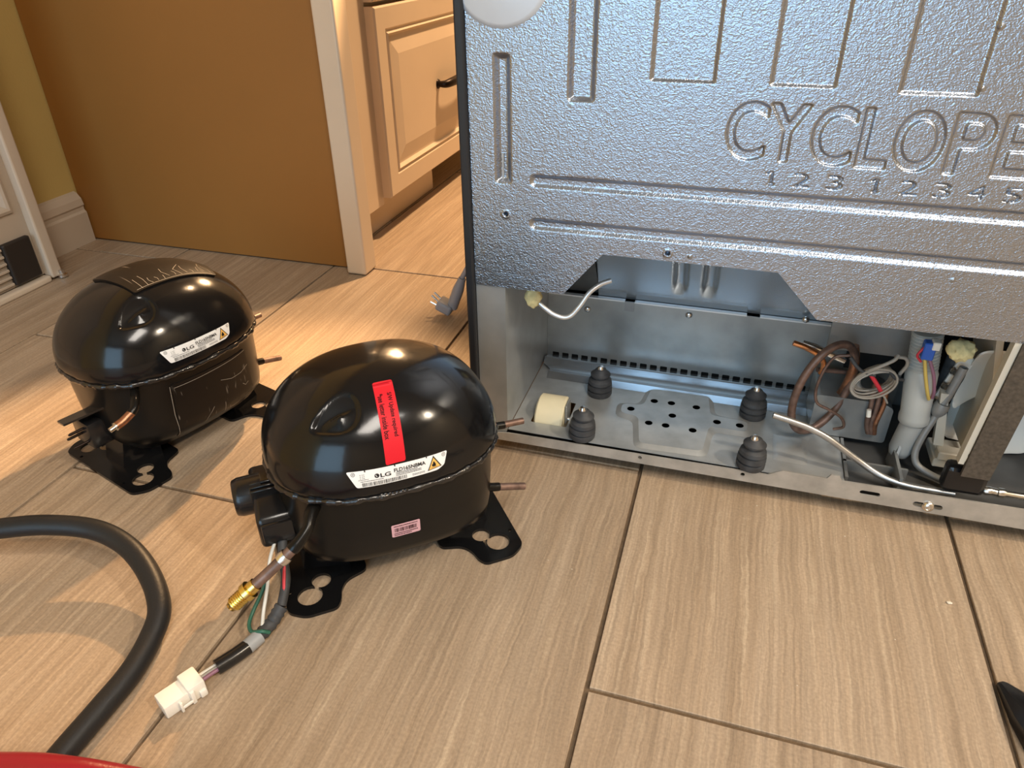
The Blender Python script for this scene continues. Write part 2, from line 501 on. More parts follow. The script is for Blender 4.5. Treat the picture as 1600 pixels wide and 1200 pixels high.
H = 2.45
structure(bm_obj('wall_left', B((X0 - .1, Y0, -.02), (X0, Y1, H)), 'yellow_wall'))
structure(bm_obj('wall_back', B((X0 - .1, Y1, -.02), (X1 + .1, Y1 + .1, H)), 'cream_wall'))
structure(bm_obj('wall_right', B((X1, Y0, -.02), (X1 + .1, Y1, H)), 'cream_wall'))
bm = bmesh.new()
plate(bm, [(X0 - .1, -.02), (X1 + .1, -.02), (X1 + .1, H), (X0 - .1, H)], [[(-1.15, .08), (.45, .08), (.45, 2.12), (-1.15, 2.12)]], XZ(Y0), .1)
structure(bm_obj('wall_front', bm, 'cream_wall'))
structure(bm_obj('ceiling', B((X0 - .1, Y0 - .1, H), (X1 + .1, Y1 + .1, H + .1)), 'ceiling'))
bm = bmesh.new()
plate(bm, [(-1.158, .0), (.53, .0), (.53, 2.20), (-1.158, 2.20)], [[(-1.10, .08), (.45, .08), (.45, 2.12), (-1.10, 2.12)]], lambda a, b, t: Vector((a, Y0 + t, b)), .02)
structure(bm_obj('window_1', bm, 'baseboard'))


def skirting(name, pts, h=.097):
    """baseboard on the left wall: a profile with a stepped moulding, run along y"""
    prof = [(0, 0), (.016, 0), (.016, .058), (.0125, .062), (.0125, .068), (.015, .072), (.013, .084), (.006, .094), (0, h)]
    bm = bmesh.new(); A = [bm.verts.new((X0 + a, pts[0], b)) for a, b in prof]; C = [bm.verts.new((X0 + a, pts[1], b)) for a, b in prof]
    n = len(prof)
    for k in range(n): bm.faces.new((A[k], A[(k + 1) % n], C[(k + 1) % n], C[k]))
    bm.faces.new(A); bm.faces.new(C)
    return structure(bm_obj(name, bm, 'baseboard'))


skirting('baseboard_left', (.562, .714))

# ------------------------------------------------------------------ vented white unit at far left
u = thing('vented_unit', 'off-white panelled unit with a dark louvred vent, standing against the yellow wall', 'cabinet', (-1.11, .1, 0))
UX = -1.075
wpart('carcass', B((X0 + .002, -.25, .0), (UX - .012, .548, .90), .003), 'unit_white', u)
# face frame with raised rim, recessed panel and moulding
bm = bmesh.new()
plate(bm, [(-.25, .012), (.548, .012), (.548, .90), (-.25, .90)], [[(-.20, .128), (.512, .128), (.512, .86), (-.20, .86)]], lambda a, b, t: Vector((UX - .012 + t, a, b)), .008)
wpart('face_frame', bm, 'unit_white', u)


def loops_panel(y0, z0, y1, z1, x, steps, sx=1):
    """nested rectangles (inset, depth) facing +x"""
    bm = bmesh.new(); prev = None
    for ins, dep in steps:
        ring = [bm.verts.new((x + sx * dep, a, b)) for a, b in ((y0 + ins, z0 + ins), (y1 - ins, z0 + ins), (y1 - ins, z1 - ins), (y0 + ins, z1 - ins))]
        if prev:
            for k in range(4): bm.faces.new((prev[k], prev[(k + 1) % 4], ring[(k + 1) % 4], ring[k]))
        prev = ring
    bm.faces.new(prev); return bm


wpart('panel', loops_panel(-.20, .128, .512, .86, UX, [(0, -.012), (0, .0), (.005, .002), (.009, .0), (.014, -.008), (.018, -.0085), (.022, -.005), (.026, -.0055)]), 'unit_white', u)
bm = B((UX - .006, .530, .004), (UX + .012, .552, .90), .003)
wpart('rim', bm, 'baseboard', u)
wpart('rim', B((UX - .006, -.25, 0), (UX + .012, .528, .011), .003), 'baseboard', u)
wpart('vent_cover', B((UX - .004, .467, .016), (UX + .006, .520, .087), .003), 'vent', u, label='dark vent end cover')
for k in range(6):
    bm = B((UX - .010, .30, .018 + k * .0118), (UX + .003, .466, .0225 + k * .0118), .001, 1)
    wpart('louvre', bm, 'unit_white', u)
wpart('vent_back', B((UX - .013, .30, .014), (UX - .010, .466, .09)), 'dark', u)
bm = lathe(bmesh.new(), (UX + .014, .548, .0), (0, 0, 1), [(0, .006), (.002, .009), (.006, .009), (.008, .005), (.014, .005)], 14)
wpart('foot', bm, 'steel', u, 40, 'small shiny foot')

# ------------------------------------------------------------------ kitchen cabinet behind the mustard end panel
c = thing('base_cabinet', 'cream base cabinet with raised-panel drawers and a mustard end panel', 'cabinet', (-.88, 1.3, 0))
wpart('carcass', B((X0 + .004, .737, .105), (-.602, 1.95, .86)), 'cream', c)
wpart('end_panel', B((X0 + .002, .718, .0025), (-.5785, .736, .86), .001, 1), 'mustard', c, label='flat mustard-brown end panel')
wpart('corner_post', B((-.578, .694, .0015), (-.541, .736, .86), .004, 3), 'cream', c)
wpart('toe_kick', B((X0 + .02, .74, .0015), (-.624, 1.205, .104)), 'cream', c)
wpart('face_frame', B((-.6015, .737, .06), (-.597, .90, .86), .001, 1), 'cream', c)


def drawer(y0, z0, y1, z1, handle_z):
    st = [(0, -.020), (0, -.003), (.003, 0), (.037, 0), (.040, -.003), (.0425, -.003), (.046, .0005), (.049, -.003), (.0515, -.0055), (.055, -.0055), (.083, -.0005)]
    d = wpart('drawer', loops_panel(y0, z0, y1, z1, -.578, st), 'cream', c)
    hy = (y0 + y1) / 2
    bm = bmesh.new(); hx = -.578
    tube(bm, [(hx, hy - .066, handle_z), (hx + .016, hy - .064, handle_z), (hx + .024, hy - .045, handle_z + .002), (hx + .026, hy, handle_z + .003), (hx + .024, hy + .045, handle_z + .002), (hx + .016, hy + .064, handle_z), (hx, hy + .066, handle_z)],
         lambda t: .0056 + .0040 * math.sin(PI * t), n=12, sub=6)
    for s in (-1, 1): lathe(bm, (hx - .0008, hy + s * .066, handle_z), (1, 0, 0), [(0, .010), (.003, .009), (.005, .006)], 14)
    wpart('handle', bm, 'iron', d, 50, 'dark bronze pull handle')
    return d


drawer(.898, .074, 1.56, .405, .239)
drawer(.898, .412, 1.56, .600, .506)
drawer(.898, .607, 1.56, .845, .726)
w_ = thing('worktop', 'dark stone worktop lying on the cream base cabinet', 'worktop', (-.86, 1.3, .862))
wpart('slab', B((X0 + .002, .69, .862), (-.548, 1.97, .90), .004), 'stone', w_)

# ------------------------------------------------------------------ refrigerator seen from behind
f = thing('refrigerator', 'silver-backed refrigerator turned around, its bare compressor bay open at the bottom', 'refrigerator', (.265, .64, 0))
FY = .276; FL, FR = -.192, .722; FT = 1.76
wpart('side_panel', B((FL, .272, .030), (FL + .009, 1.0, FT), .002), 'fridge_side', f, label='dark charcoal side panel')
wpart('side_panel', B((FR - .009, .272, .030), (FR, 1.0, FT), .002), 'fridge_side', f, label='dark charcoal side panel')
wpart('top_panel', B((FL + .0095, .272, FT - .012), (FR - .0095, 1.0, FT), .002), 'fridge_side', f)
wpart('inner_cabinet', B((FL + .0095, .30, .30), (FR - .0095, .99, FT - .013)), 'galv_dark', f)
for a, b in ((.03, .62), (.63, FT)):
    wpart('door', B((FL + .002, 1.004, a), (FR - .002, 1.07, b), .008), 'fridge_side', f)
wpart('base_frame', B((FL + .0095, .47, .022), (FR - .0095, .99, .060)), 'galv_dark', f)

# embossed back sheet: a fine height grid
GX0, GX1 = FL + .0095, FR - .0097
LOW = [(GX0, .2085), (-.0915, .2085), (-.0545, .2540), (.1025, .2535), (.1425, .2125), (GX1, .2135)]
ZT = .50


def rsdf(x, z, x0, z0, x1, z1, r):
    qx = np.abs(x - (x0 + x1) / 2) - (x1 - x0) / 2 + r; qz = np.abs(z - (z0 + z1) / 2) - (z1 - z0) / 2 + r
    return np.hypot(np.maximum(qx, 0), np.maximum(qz, 0)) + np.minimum(np.maximum(qx, qz), 0) - r


def sstep(t): t = np.clip(t, 0, 1); return t * t * (3 - 2 * t)


def letters_field():
    """height mask for the pressed-in lettering, drawn from the font outlines"""
    res = .0003; x0, z0 = .03, .322; nx, nz = int(.45 / res), int(.085 / res)
    big = np.zeros((nz, nx)); small = np.zeros((nz, nx))

    def raster(dst, bm):
        bmesh.ops.triangulate(bm, faces=bm.faces[:])
        for fc in bm.faces:
            P = np.array([[(v.co.x - x0) / res, (v.co.y - z0) / res] for v in fc.verts])
            a, b = np.floor(P.min(0)).astype(int), np.ceil(P.max(0)).astype(int) + 1
            a = np.maximum(a, 0); b = np.minimum(b, [nx, nz])
            if (b <= a).any(): continue
            gx, gz = np.meshgrid(np.arange(a[0], b[0]), np.arange(a[1], b[1]))
            s = None; ok = np.ones(gx.shape, bool)
            A = (P[1, 0] - P[0, 0]) * (P[2, 1] - P[0, 1]) - (P[2, 0] - P[0, 0]) * (P[1, 1] - P[0, 1])
            if abs(A) < 1e-9: continue
            for i in range(3):
                p, q = P[i], P[(i + 1) % 3]
                ok &= ((q[0] - p[0]) * (gz - p[1]) - (q[1] - p[1]) * (gx - p[0])) * np.sign(A) >= -1e-6
            dst[a[1]:b[1], a[0]:b[0]][ok] = 1
        bm.free()
    for ch, xa, wd in (('C', .042, .031), ('Y', .0735, .031), ('C', .108, .031), ('L', .1435, .0225), ('O', .1685, .0345), ('P', .2075, .028), ('E', .2405, .026), ('N', .273, .031), ('T', .307, .029), ('A', .339, .033), ('N', .376, .031), ('E', .411, .026)):
        raster(big, text_bm(ch, xa, .3492 - .006 * (xa - .042), wd, .0458, .012))
    for ch, xc in (('1', .0825), ('2', .1065), ('3', .132), ('1', .163), ('2', .187), ('3', .211), ('4', .2355), ('5', .260)):
        raster(small, text_bm(ch, xc - .0062, .3300, .0125, .0112, -.02) if ch != '1' else
               poly_bm([[(xc - .0006, .3300), (xc + .0012, .3300), (xc + .0012, .3412), (xc - .0006, .3412)], [(xc - .0042, .3388), (xc - .0006, .3398), (xc - .0006, .3412), (xc - .0042, .3400)], [(xc - .0022, .3300), (xc + .0030, .3300), (xc + .0030, .3311), (xc - .0022, .3311)]]))

    def blur(a, k):
        for _ in range(2):
            for ax in (0, 1):
                c = np.cumsum(np.pad(a, [(k + 1, k) if i == ax else (0, 0) for i in (0, 1)], mode='edge'), axis=ax)
                n = a.shape[ax]; w2 = 2 * k + 1
                a = (np.take(c, range(w2, w2 + n), axis=ax) - np.take(c, range(0, n), axis=ax)) / w2
        return a
    big = blur(big, 2); small = blur(small, 1)

    def sample(x, z):
        i = (x - x0) / res; j = (z - z0) / res
        ok = (i > 1) & (j > 1) & (i < nx - 2) & (j < nz - 2)
        ii = np.clip(i, 0, nx - 2); jj = np.clip(j, 0, nz - 2)
        i0 = ii.astype(int); j0 = jj.astype(int); fi = ii - i0; fj = jj - j0

        def bil(g): return (g[j0, i0] * (1 - fi) + g[j0, i0 + 1] * fi) * (1 - fj) + (g[j0 + 1, i0] * (1 - fi) + g[j0 + 1, i0 + 1] * fi) * fj
        return np.where(ok, bil(big), 0), np.where(ok, bil(small), 0)
    return sample


def back_depth(x, z):
    d = np.zeros_like(x)
    def press(s, wdt, dep): return dep * sstep(-s / wdt)
    d = np.maximum(d, press(rsdf(x, z, -.160, .3125, -.1425, .4255, .004), .0062, .0055))
    d = np.maximum(d, press(rsdf(x, z, -.0935, .3875, -.0685, 1.22, .004), .0052, .0050))
    for a, b, zb in ((-.0245, .0285, .4065), (.0690, .1190, .4065), (.1620, .2170, .4045)):
        d = np.maximum(d, press(rsdf(x, z, a, zb, b, 1.22, .0025), .0032, .0028))
    d = np.maximum(d, press(rsdf(x, z, -.1265, .3115, .62, .3245, .0062), .0042, .0030))
    d = np.maximum(d, press(rsdf(x, z, -.1265, .2710, .62, .2835, .0062), .0042, .0030))
    big, small = LF(x, z)
    d = d + .0024 * sstep(big) + .0020 * sstep(small)
    for a, b in ((.217, .452), (.217, .411), (.025, .2605), (.239, .263)):
        d = d - .0012 * sstep(1 - np.hypot(x - a, z - b) / .0026)
    for a, b in ((-.149, .2845), (.005, .2615)):
        r = np.hypot(x - a, z - b)
        d = d - .0006 * np.exp(-((r - .0032) / .0010) ** 2) + .008 * sstep((.0021 - r) / .0007)
    return d


LF = letters_field()
nx, nz = 1030, 424
gx = np.linspace(GX0, GX1, nx)
lo = np.interp(gx, [a for a, b in LOW], [b for a, b in LOW])
tt = np.linspace(0, 1, 400)
ZZ = np.vstack([lo[None, :] + (ZT - lo[None, :]) * tt[:, None], np.repeat(np.concatenate([np.linspace(.52, 1.20, 15), np.linspace(1.205, 1.24, 8), [1.30]])[:, None], nx, 1)])
XX = np.repeat(gx[None, :], nz, 0)
DD = back_depth(XX, ZZ)
V = np.stack([XX - .265, FY + DD - .64, ZZ], -1).reshape(-1, 3)
# folded-back lower lip
lip = np.stack([gx - .265, np.full(nx, FY + .010 - .64), lo + .0006], -1)
V = np.vstack([V, lip])
i = np.arange(nx - 1)
rows = np.arange(nz - 1)[:, None] * nx
q = np.stack([rows + i, rows + i + 1, rows + i + nx + 1, rows + i + nx], -1).reshape(-1, 4)
ql = np.stack([nx * nz + i, nx * nz + i + 1, i + 1, i], -1)
me = bpy.data.meshes.new('back_sheet'); me.from_pydata(V.tolist(), [], np.vstack([q, ql]).tolist()); me.update()
bs = me_obj('back_sheet', me, 'leather', f, 50); bs['label'] = 'leather-grain silver back sheet with pressed lettering'
# the same sheet carries on above
bm = B((GX0, FY + .0002, 1.3004), (FR - .0095, FY + .010, FT - .013)); wpart('upper_back_sheet', bm, 'leather', f)
bm = lathe(bmesh.new(), (-.151, FY + .001, .4875), (0, -1, 0), [(0, .0445), (.0012, .0440), (.0026, .040), (.003, .0)], 48, cap=False)
wpart('plug_cover', bm, 'smooth_disc', f, 60, 'smooth round disc on the back sheet')

# left leg of the bay and the bay's inner walls
bm = bmesh.new()
plate(bm, [(GX0, .028), (-.1535, .028), (-.1515, .034), (-.1515, .2085), (-.1575, .2120), (-.163, .2085), (GX0, .2085)], [], XZ(FY + .0035), .0022)
wpart('corner_leg', bm, 'galv', f, None, 'smooth steel corner leg')
bm = bmesh.new()
plate(bm, [(FY + .0036, .034), (.4545, .034), (.4545, .34), (FY + .0036, .34)], [], lambda a, b, t: Vector((-.1532 + t, a, b)), .0016)
wpart('bay_side_wall', bm, 'galv', f)
# rear wall: slots along its foot, folded top edge
RY = .455
slots = []
k = -.144
while k < .185:
    slots.append(rrect(k, .0345, k + .0088, .0405, .001, 2)); k += .0128
bm = bmesh.new()
plate(bm, [(-.1514, .031), (.27, .031), (.27, .1235), (-.1514, .1245)], slots, XZ(RY), .0012)
wpart('bay_rear_wall', bm, 'galv_rear', f)
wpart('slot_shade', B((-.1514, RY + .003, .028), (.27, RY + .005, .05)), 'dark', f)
bm = bmesh.new()
for a, b in ((-.150, -.054), (-.042, .090), (.105, .27)):
    plate(bm, [(a, RY - .0035), (b, RY - .0035), (b, RY + .003), (a, RY + .003)], [], XY(.1242), .0016)
wpart('top_flange', bm, 'lit_edge', f, None, 'folded edge painted pale as if lit')
bm = bmesh.new()
plate(bm, rrect(-.054, .112, -.042, .1245, .0008, 2), [], XZ(RY - .0013), .0008)
wpart('clip_tab', bm, 'galv_dark', f)
for bx, bz in ((.024, .1165), (-.100, .108), (.155, .128)):
    bm = lathe(bmesh.new(), (bx, RY - .0012, bz), (0, -1, 0), [(0, .0042), (.001, .0042), (.0024, .0030), (.003, .0012)], 14)
    wpart('rivet', bm, 'steel', f, 50)
# sloping liner plate above the rear wall with two pressed ribs


def hood(x, s, out=0.):      # s 0 at the wall top .. 1 at the upper end
    y = RY + .004 - .115 * s ** 1.28; z = .126 + .165 * s
    return Vector((x, y - out * .82, z - out * .57))


bm = bmesh.new(); NX, NS = 120, 26
G = []
for si in range(NS + 1):
    row = []
    for xi in range(NX + 1):
        x = -.088 + xi * .358 / NX; s = si / NS
        o = 0.
        for rc in (.010, .0435):
            o += -.0045 * float(sstep(np.array((.0085 - abs(x - rc)) / .0045))) * float(sstep(np.array((s - .10) / .08)))
        row.append(bm.verts.new(hood(x, s, o)))
    G.append(row)
for a, b in zip(G, G[1:]):
    for k in range(NX): bm.faces.new((a[k], a[k + 1], b[k + 1], b[k]))
wpart('sloping_liner', bm, 'hood', f, 60)
bm = bmesh.new()
vs = [bm.verts.new(p) for p in (Vector((-.1514, RY + .010, .1262)), hood(-.088, 0, -.004), hood(-.088, 1, -.004), Vector((-.1514, RY - .07, .30)))]
bm.faces.new(vs)
r = bmesh.ops.solidify(bm, geom=bm.faces[:], thickness=.001)
wpart('liner_wing', bm, 'galv_dark', f)

# base tray
TZ = .033
PAD = [(-.010, .283), (.068, .287), (.0715, .336), (.113, .336), (.113, .369), (.071, .371), (.066, .413), (-.012, .409), (-.0165, .370), (-.042, .367), (-.040, .337), (-.0185, .334)]
holes10 = [(-.024, .353), (0, .377), (.020, .378), (.049, .377), (.024, .352), (0, .330), (.019, .330), (.049, .329), (.074, .353), (.099, .353)]
vents = [circ(a, b, .0044, 16, .0047) for a, b in holes10]
bm = bmesh.new()
plate(bm, [(-.1512, FY + .003), (.205, FY + .003), (.205, RY - .002), (-.1512, RY - .002)], [inset(rpoly(PAD, .010, 4), .003), rrect(-.131, .300, -.089, .352, .002, 2)], XY(TZ - .0008), .0008)
wpart('base_tray', bm, 'galv_tray', f)
# raised pad with sloped sides
PO = rpoly(PAD, .010, 4); PI_ = rpoly(inset(PAD, .0060), .007, 4)
bm = bmesh.new()
plate(bm, PI_, vents, XY(TZ + .0029), .0005)
A = [bm.verts.new((a, b, TZ + .0001)) for a, b in PO]; C = [bm.verts.new((a, b, TZ + .0034)) for a, b in PI_]
n = len(A)
for k in range(n): bm.faces.new((A[k], A[(k + 1) % n], C[(k + 1) % n], C[k]))
wpart('raised_pad', bm, 'galv_tray', f, 25)
wpart('hole_shade', B((-.08, .30, .0205), (.13, .41, .0215)), 'dark', f)  # dark sheet added as the shade seen through the pad holes
bm = bmesh.new()
Q = rrect(.135, .302, .170, .352, .003, 3); Qi = rrect(.139, .306, .166, .348, .002, 3)
A = [bm.verts.new((a, b, TZ + .0001)) for a, b in Q]; C = [bm.verts.new((a, b, TZ + .0016)) for a, b in Qi]
n = len(A)
for k in range(n): bm.faces.new((A[k], A[(k + 1) % n], C[(k + 1) % n], C[k]))
bm.faces.new(C)
wpart('raised_pad', bm, 'galv_tray', f, 25)
# two pressed steps at the back of the tray
prof = [(.398, TZ), (.406, TZ + .0040), (.4085, TZ + .0050), (.4110, TZ + .0044), (.416, TZ + .0030), (.428, TZ + .0034), (.434, TZ + .0078), (.4365, TZ + .0088), (.4390, TZ + .0080), (.446, TZ + .0050), (.4535, TZ + .0030)]
bm = bmesh.new()
A = [bm.verts.new((-.1495 + .012 * (y < .42), y, z + .0002)) for y, z in prof]; C = [bm.verts.new((.205, y, z + .0002)) for y, z in prof]
for k in range(len(prof) - 1): bm.faces.new((A[k], A[k + 1], C[k + 1], C[k]))
wpart('tray_step', bm, 'hood', f, 60)

# rear rail along the bottom edge
top = [(-.172, .0275), (-.150, .0305), (.0, .0318), (.130, .0335), (.143, .0415), (.186, .0415), (.189, .0465), (.197, .0465), (.200, .0412), (.36, .0432), (FR - .012, .045)]
bot = [(FR - .012, .0205), (-.172, .0195)]
sl = rrect(.2185, .0290, .2375, .0342, .0026, 4); ss_ = rrect(.268, .0255, .2945, .0315, .003, 4)
hl = [circ(-.001, .0275, .0022, 12), circ(.106, .0285, .0022, 12), circ(.375, .032, .003, 12)]
bm = bmesh.new()
plate(bm, top + bot, [sl, ss_] + hl, XZ(FY), .0018)
box(bm, (-.170, FY + .0004, .0195), (FR - .012, FY + .016, .0212))
wpart('base_rail', bm, 'rail', f)
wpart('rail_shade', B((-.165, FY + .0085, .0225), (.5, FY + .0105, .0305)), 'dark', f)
bm = lathe(bmesh.new(), (.2815, FY - .0016, .0285), (0, -1, 0), [(0, .0058), (.0012, .0058), (.003, .0046), (.0038, .0026), (.0032, .0022), (.0028, .0005)], 20)
wpart('screw', bm, 'steel', f, 40, 'bright screw in the base rail')


# rubber mounts
for k, (mx_, my_) in enumerate(((-.0665, .380), (-.0685, .288), (.112, .382), (.112, .285))):
    prof = [(0, .0125), (.002, .0135), (.0065, .0136), (.0072, .0118), (.0085, .0118), (.0092, .0136), (.014, .0133), (.0147, .0114), (.016, .0113), (.0168, .0130), (.0205, .0122), (.0225, .0100), (.0235, .0085), (.0260, .0085), (.0268, .0108), (.0285, .0108), (.0315, .0072), (.034, .0060), (.035, .0045)]
    prof = [(h_, r_ * 1.09) for h_, r_ in prof]
    g = wpart('rubber_mount', lathe(bmesh.new(), (mx_, my_, TZ + .0003), (.04 * (k % 2), .05 * (k > 1), 1), prof, 26), 'rubber', f, 35)
    if k == 0: g['label'] = 'black ribbed rubber mount'
    bm = lathe(bmesh.new(), (mx_, my_, TZ + .0335), (0, 0, 1), [(0, .0042), (.003, .0042), (.0052, .0028), (.0058, .0006)], 14)
    wpart('stud', bm, 'steel', g, 40)
# roller
bm = lathe(bmesh.new(), (-.128, .326, .0262), (1, 0, 0), [(0, .010), (0, .0235), (.002, .0262), (.031, .0262), (.033, .0240), (.033, .010)], 36)
rl = wpart('roller', bm, 'nylon', f, 35, 'cream nylon roller')
bm = lathe(bmesh.new(), (-.131, .326, .0262), (1, 0, 0), [(0, .0032), (.048, .0032)], 12)
lathe(bm, (-.0895, .326, .0262), (1, 0, 0), [(0, .0062), (.003, .0062)], 6)
wpart('axle', bm, 'steel', rl, 40)
bm = B((-.0945, .316, .0262), (-.0925, .336, .050), .0005, 1)
wpart('roller_bracket', bm, 'galv_dark', f)
# the far roller, out of sight, lets the refrigerator stand level
bm = lathe(bmesh.new(), (.61, .326, .0262), (1, 0, 0), [(0, .010), (0, .0235), (.002, .0262), (.031, .0262), (.033, .0240), (.033, .010)], 36)
wpart('roller', bm, 'nylon', f, 35)
wpart('roller_bracket', B((.6445, .316, .0262), (.6465, .336, .050), .0005, 1), 'galv_dark', f)
for x_ in (-.12, .62):
    bm = lathe(bmesh.new(), (x_, .93, 0), (0, 0, 1), [(0, .016), (.004, .018), (.012, .010), (.03, .010)], 16)
    wpart('levelling_foot', bm, 'rubber', f, 40)

# foam plugs and the white charge tube
bm = bmesh.new(); bmesh.ops.create_icosphere(bm, subdivisions=3, radius=.0105)
for v in bm.verts:
    k = 1 + .12 * math.sin(v.co.x * 700 + 1) * math.cos(v.co.z * 600)
    v.co = Vector((v.co.x * .85 * k - .1285, v.co.y * .8 * k + .300, v.co.z * 1.15 * k + .1905))
wpart('foam_plug', bm, 'foam', f, 60, 'pale yellow foam plug')
bm = T([(-.128, .302, .188), (-.117, .300, .180), (-.107, .300, .1735), (-.096, .301, .1705), (-.088, .303, .1735), (-.080, .306, .184), (-.072, .311, .197), (-.062, .318, .2045), (-.052, .322, .2085)], .0026, n=10, hollow=.6)
wpart('charge_tube', bm, 'white_tube', f, 60, 'white bent tube with an open end')

# ---- right half of the bay
bm = B((.2055, FY + .018, .0216), (.70, .468, .0236)); wpart('drain_pan', bm, 'pan', f)
bm = bmesh.new()
plate(bm, rpoly([(.172, .034), (.250, .034), (.250, .078), (.238, .0835), (.172, .0835)], .004), [], lambda a, b, t: Vector((a, .425 - t, b)), .060)
wpart('pan_step', bm, 'galv_dark', f)
bm = bmesh.new()
box(bm, (.2055, FY + .014, .0222), (.2085, .36, .036)); box(bm, (.2055, .318, .0222), (.268, .321, .036)); box(bm, (.2545, FY + .014, .0222), (.2575, .35, .045))
wpart('pan_rib', bm, 'galv_dark', f)
bm = bmesh.new()
plate(bm, [(.024 - .0, .030), (.0, .030)][:0] or [(.322, .0226), (.350, .0226), (.372, .082), (.352, .082)], [], lambda a, b, t: Vector((.252 + t + (b - .02) * .18, a, b)), .0025)
wpart('pan_bracket', bm, 'galv_dark', f)
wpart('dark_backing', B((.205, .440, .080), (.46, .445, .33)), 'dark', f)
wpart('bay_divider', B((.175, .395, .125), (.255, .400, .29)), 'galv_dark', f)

# big copper loop
import cmath
loop = []
for k in range(30):
    t = 2 * PI * k / 30
    loop.append((.1745 + .0275 * math.cos(t) + .006 * math.sin(t), .352 + .018 * math.cos(t), .0985 + .0545 * math.sin(t)))
bm = T(loop, .0042, n=12, sub=3, close=True)
wpart('copper_loop', bm, 'copper_dark', f, 60, 'tarnished copper pipe loop')
bm = T([(.137, .362, .143), (.150, .362, .1395), (.163, .362, .133), (.170, .362, .125), (.1712, .362, .1165), (.1700, .362, .111)], .0030, n=10, hollow=.65)
wpart('copper_stub', bm, 'copper_bright', f, 60, 'bright bent copper stub')
bm = T([(.147, .372, .1395), (.165, .372, .134), (.192, .372, .124)], lambda t: .0030 + .0012 * math.sin(PI * t), n=12)
wpart('filter_tube', bm, 'steel', f, 60, 'bright steel tube beside the copper stub')
bm = T([(.1665, .366, .1130), (.180, .372, .1105), (.197, .378, .108)], .0026, n=10); wpart('copper_elbow', bm, 'copper_dark', f, 60)
bm = T([(.196, .366, .146), (.201, .368, .125), (.200, .372, .098), (.194, .378, .070), (.186, .380, .050)], .0048, n=12)
wpart('copper_pipe', bm, 'copper', f, 60)
bm = T([(.191, .350, .143), (.178, .350, .139), (.171, .351, .122), (.168, .352, .098), (.172, .352, .081), (.186, .353, .0735), (.200, .356, .064), (.205, .358, .052), (.196, .360, .0455)], .0016, n=8)
wpart('capillary_tube', bm, 'copper_dark', f, 60)
# capillary coil: many thin turns
bm = bmesh.new()
for k in range(9):
    pts = []
    a = .0225 - .0008 * k; b = .0135 - .0006 * (k % 4)
    for j in range(22):
        t = 2 * PI * j / 22
        ex, ez = a * math.cos(t), b * math.sin(t)
        pts.append((.2150 + ex * .86 - ez * .30 + .0007 * k, .340 + .0032 * (k - 4) + .004 * math.sin(t + k), .1265 + ex * .42 + ez * .95 - .0008 * k))
    tube(bm, pts, .00115, n=6, sub=2, close=True)
o = wpart('capillary_coil', bm, 'wire_grey', f, 60, 'coil of thin grey capillary turns'); o['kind'] = 'stuff'
for pts in ([(.190, .338, .1470), (.198, .334, .1390), (.207, .332, .1345), (.2155, .333, .1330)], [(.228, .335, .1385), (.234, .332, .1335), (.242, .334, .1315)]):
    wpart('cable_tie', T(pts, lambda t: .0021 - .0005 * t, n=8), 'rubber', f, 60)
for pts in ([(.205, .334, .134), (.215, .330, .144), (.227, .331, .153), (.231, .334, .158)], [(.228, .334, .156), (.238, .335, .155), (.2415, .337, .147), (.238, .339, .135)]):
    wpart('wire', T(pts, .0018, n=8), 'wire_grey', f, 60)
wpart('red_sleeve', T([(.2115, .333, .1330), (.220, .333, .1225), (.2265, .334, .1130)], .0021, n=8), 'wire_red', f, 60, 'red wire sleeve')
wpart('wire', T([(.2265, .334, .113), (.231, .336, .107), (.235, .339, .100)], .0011, n=6), 'wire_grey', f, 60)
for dx, m_ in ((0, 'copper_dark'), (.006, 'copper_dark'), (.012, 'copper')):
    wpart('short_pipe', T([(.224 + dx, .362, .108), (.226 + dx, .361, .085), (.227 + dx * .7, .360, .060), (.231 + dx * .5, .360, .047)], .0026, n=8), m_, f, 60)
wpart('wire_cap', T([(.2245, .356, .079), (.2255, .355, .071)], .0025, n=8), 'white_plastic', f, 60)

# drain hose: corrugated upper part, smooth body, cup
prof = []
for k in range(11): prof += [(k * .0036, .0125), (k * .0036 + .0016, .0142), (k * .0036 + .0026, .0142)]
z1 = 11 * .0036
prof += [(z1, .0135), (z1 + .004, .0150), (z1 + .050, .0138), (z1 + .054, .0148), (z1 + .060, .0148), (z1 + .062, .0132)]
dh = lathe(bmesh.new(), (.2545, .352, .178), Vector((.012, -.004, -.1)), prof, 28)
wpart('drain_hose', dh, 'frosted', f, 40, 'frosted corrugated drain hose')
bm = lathe(bmesh.new(), (.2665, .3480, .0765), Vector((-.012, -.003, -.1)), [(0, .0115), (.034, .0115), (.041, .0095), (.044, .004)], 24)
wpart('drain_cup', bm, 'frosted_dark', f, 50)
bm = B((.2485, .326, .160), (.2590, .336, .178), .001, 1); wpart('connector', bm, 'blue', f, None, 'blue wire connector')
wpart('connector_cap', B((.2550, .3252, .1715), (.2620, .335, .180), .0008, 1), 'white_plastic', f)
wpart('wire', T([(.2525, .330, .161), (.2580, .328, .142), (.2645, .330, .124), (.2690, .334, .114)], .0017, n=8), 'wire_yellow', f, 60, 'yellow wire')
wpart('wire', T([(.2565, .330, .161), (.2640, .327, .145), (.2695, .329, .127), (.2715, .334, .116)], .0017, n=8), 'wire_purple', f, 60, 'mauve wire')
wpart('wire', T([(.2495, .330, .172), (.2455, .329, .163), (.2500, .328, .157)], .0012, n=8), 'wire_red', f, 60, 'red wire')

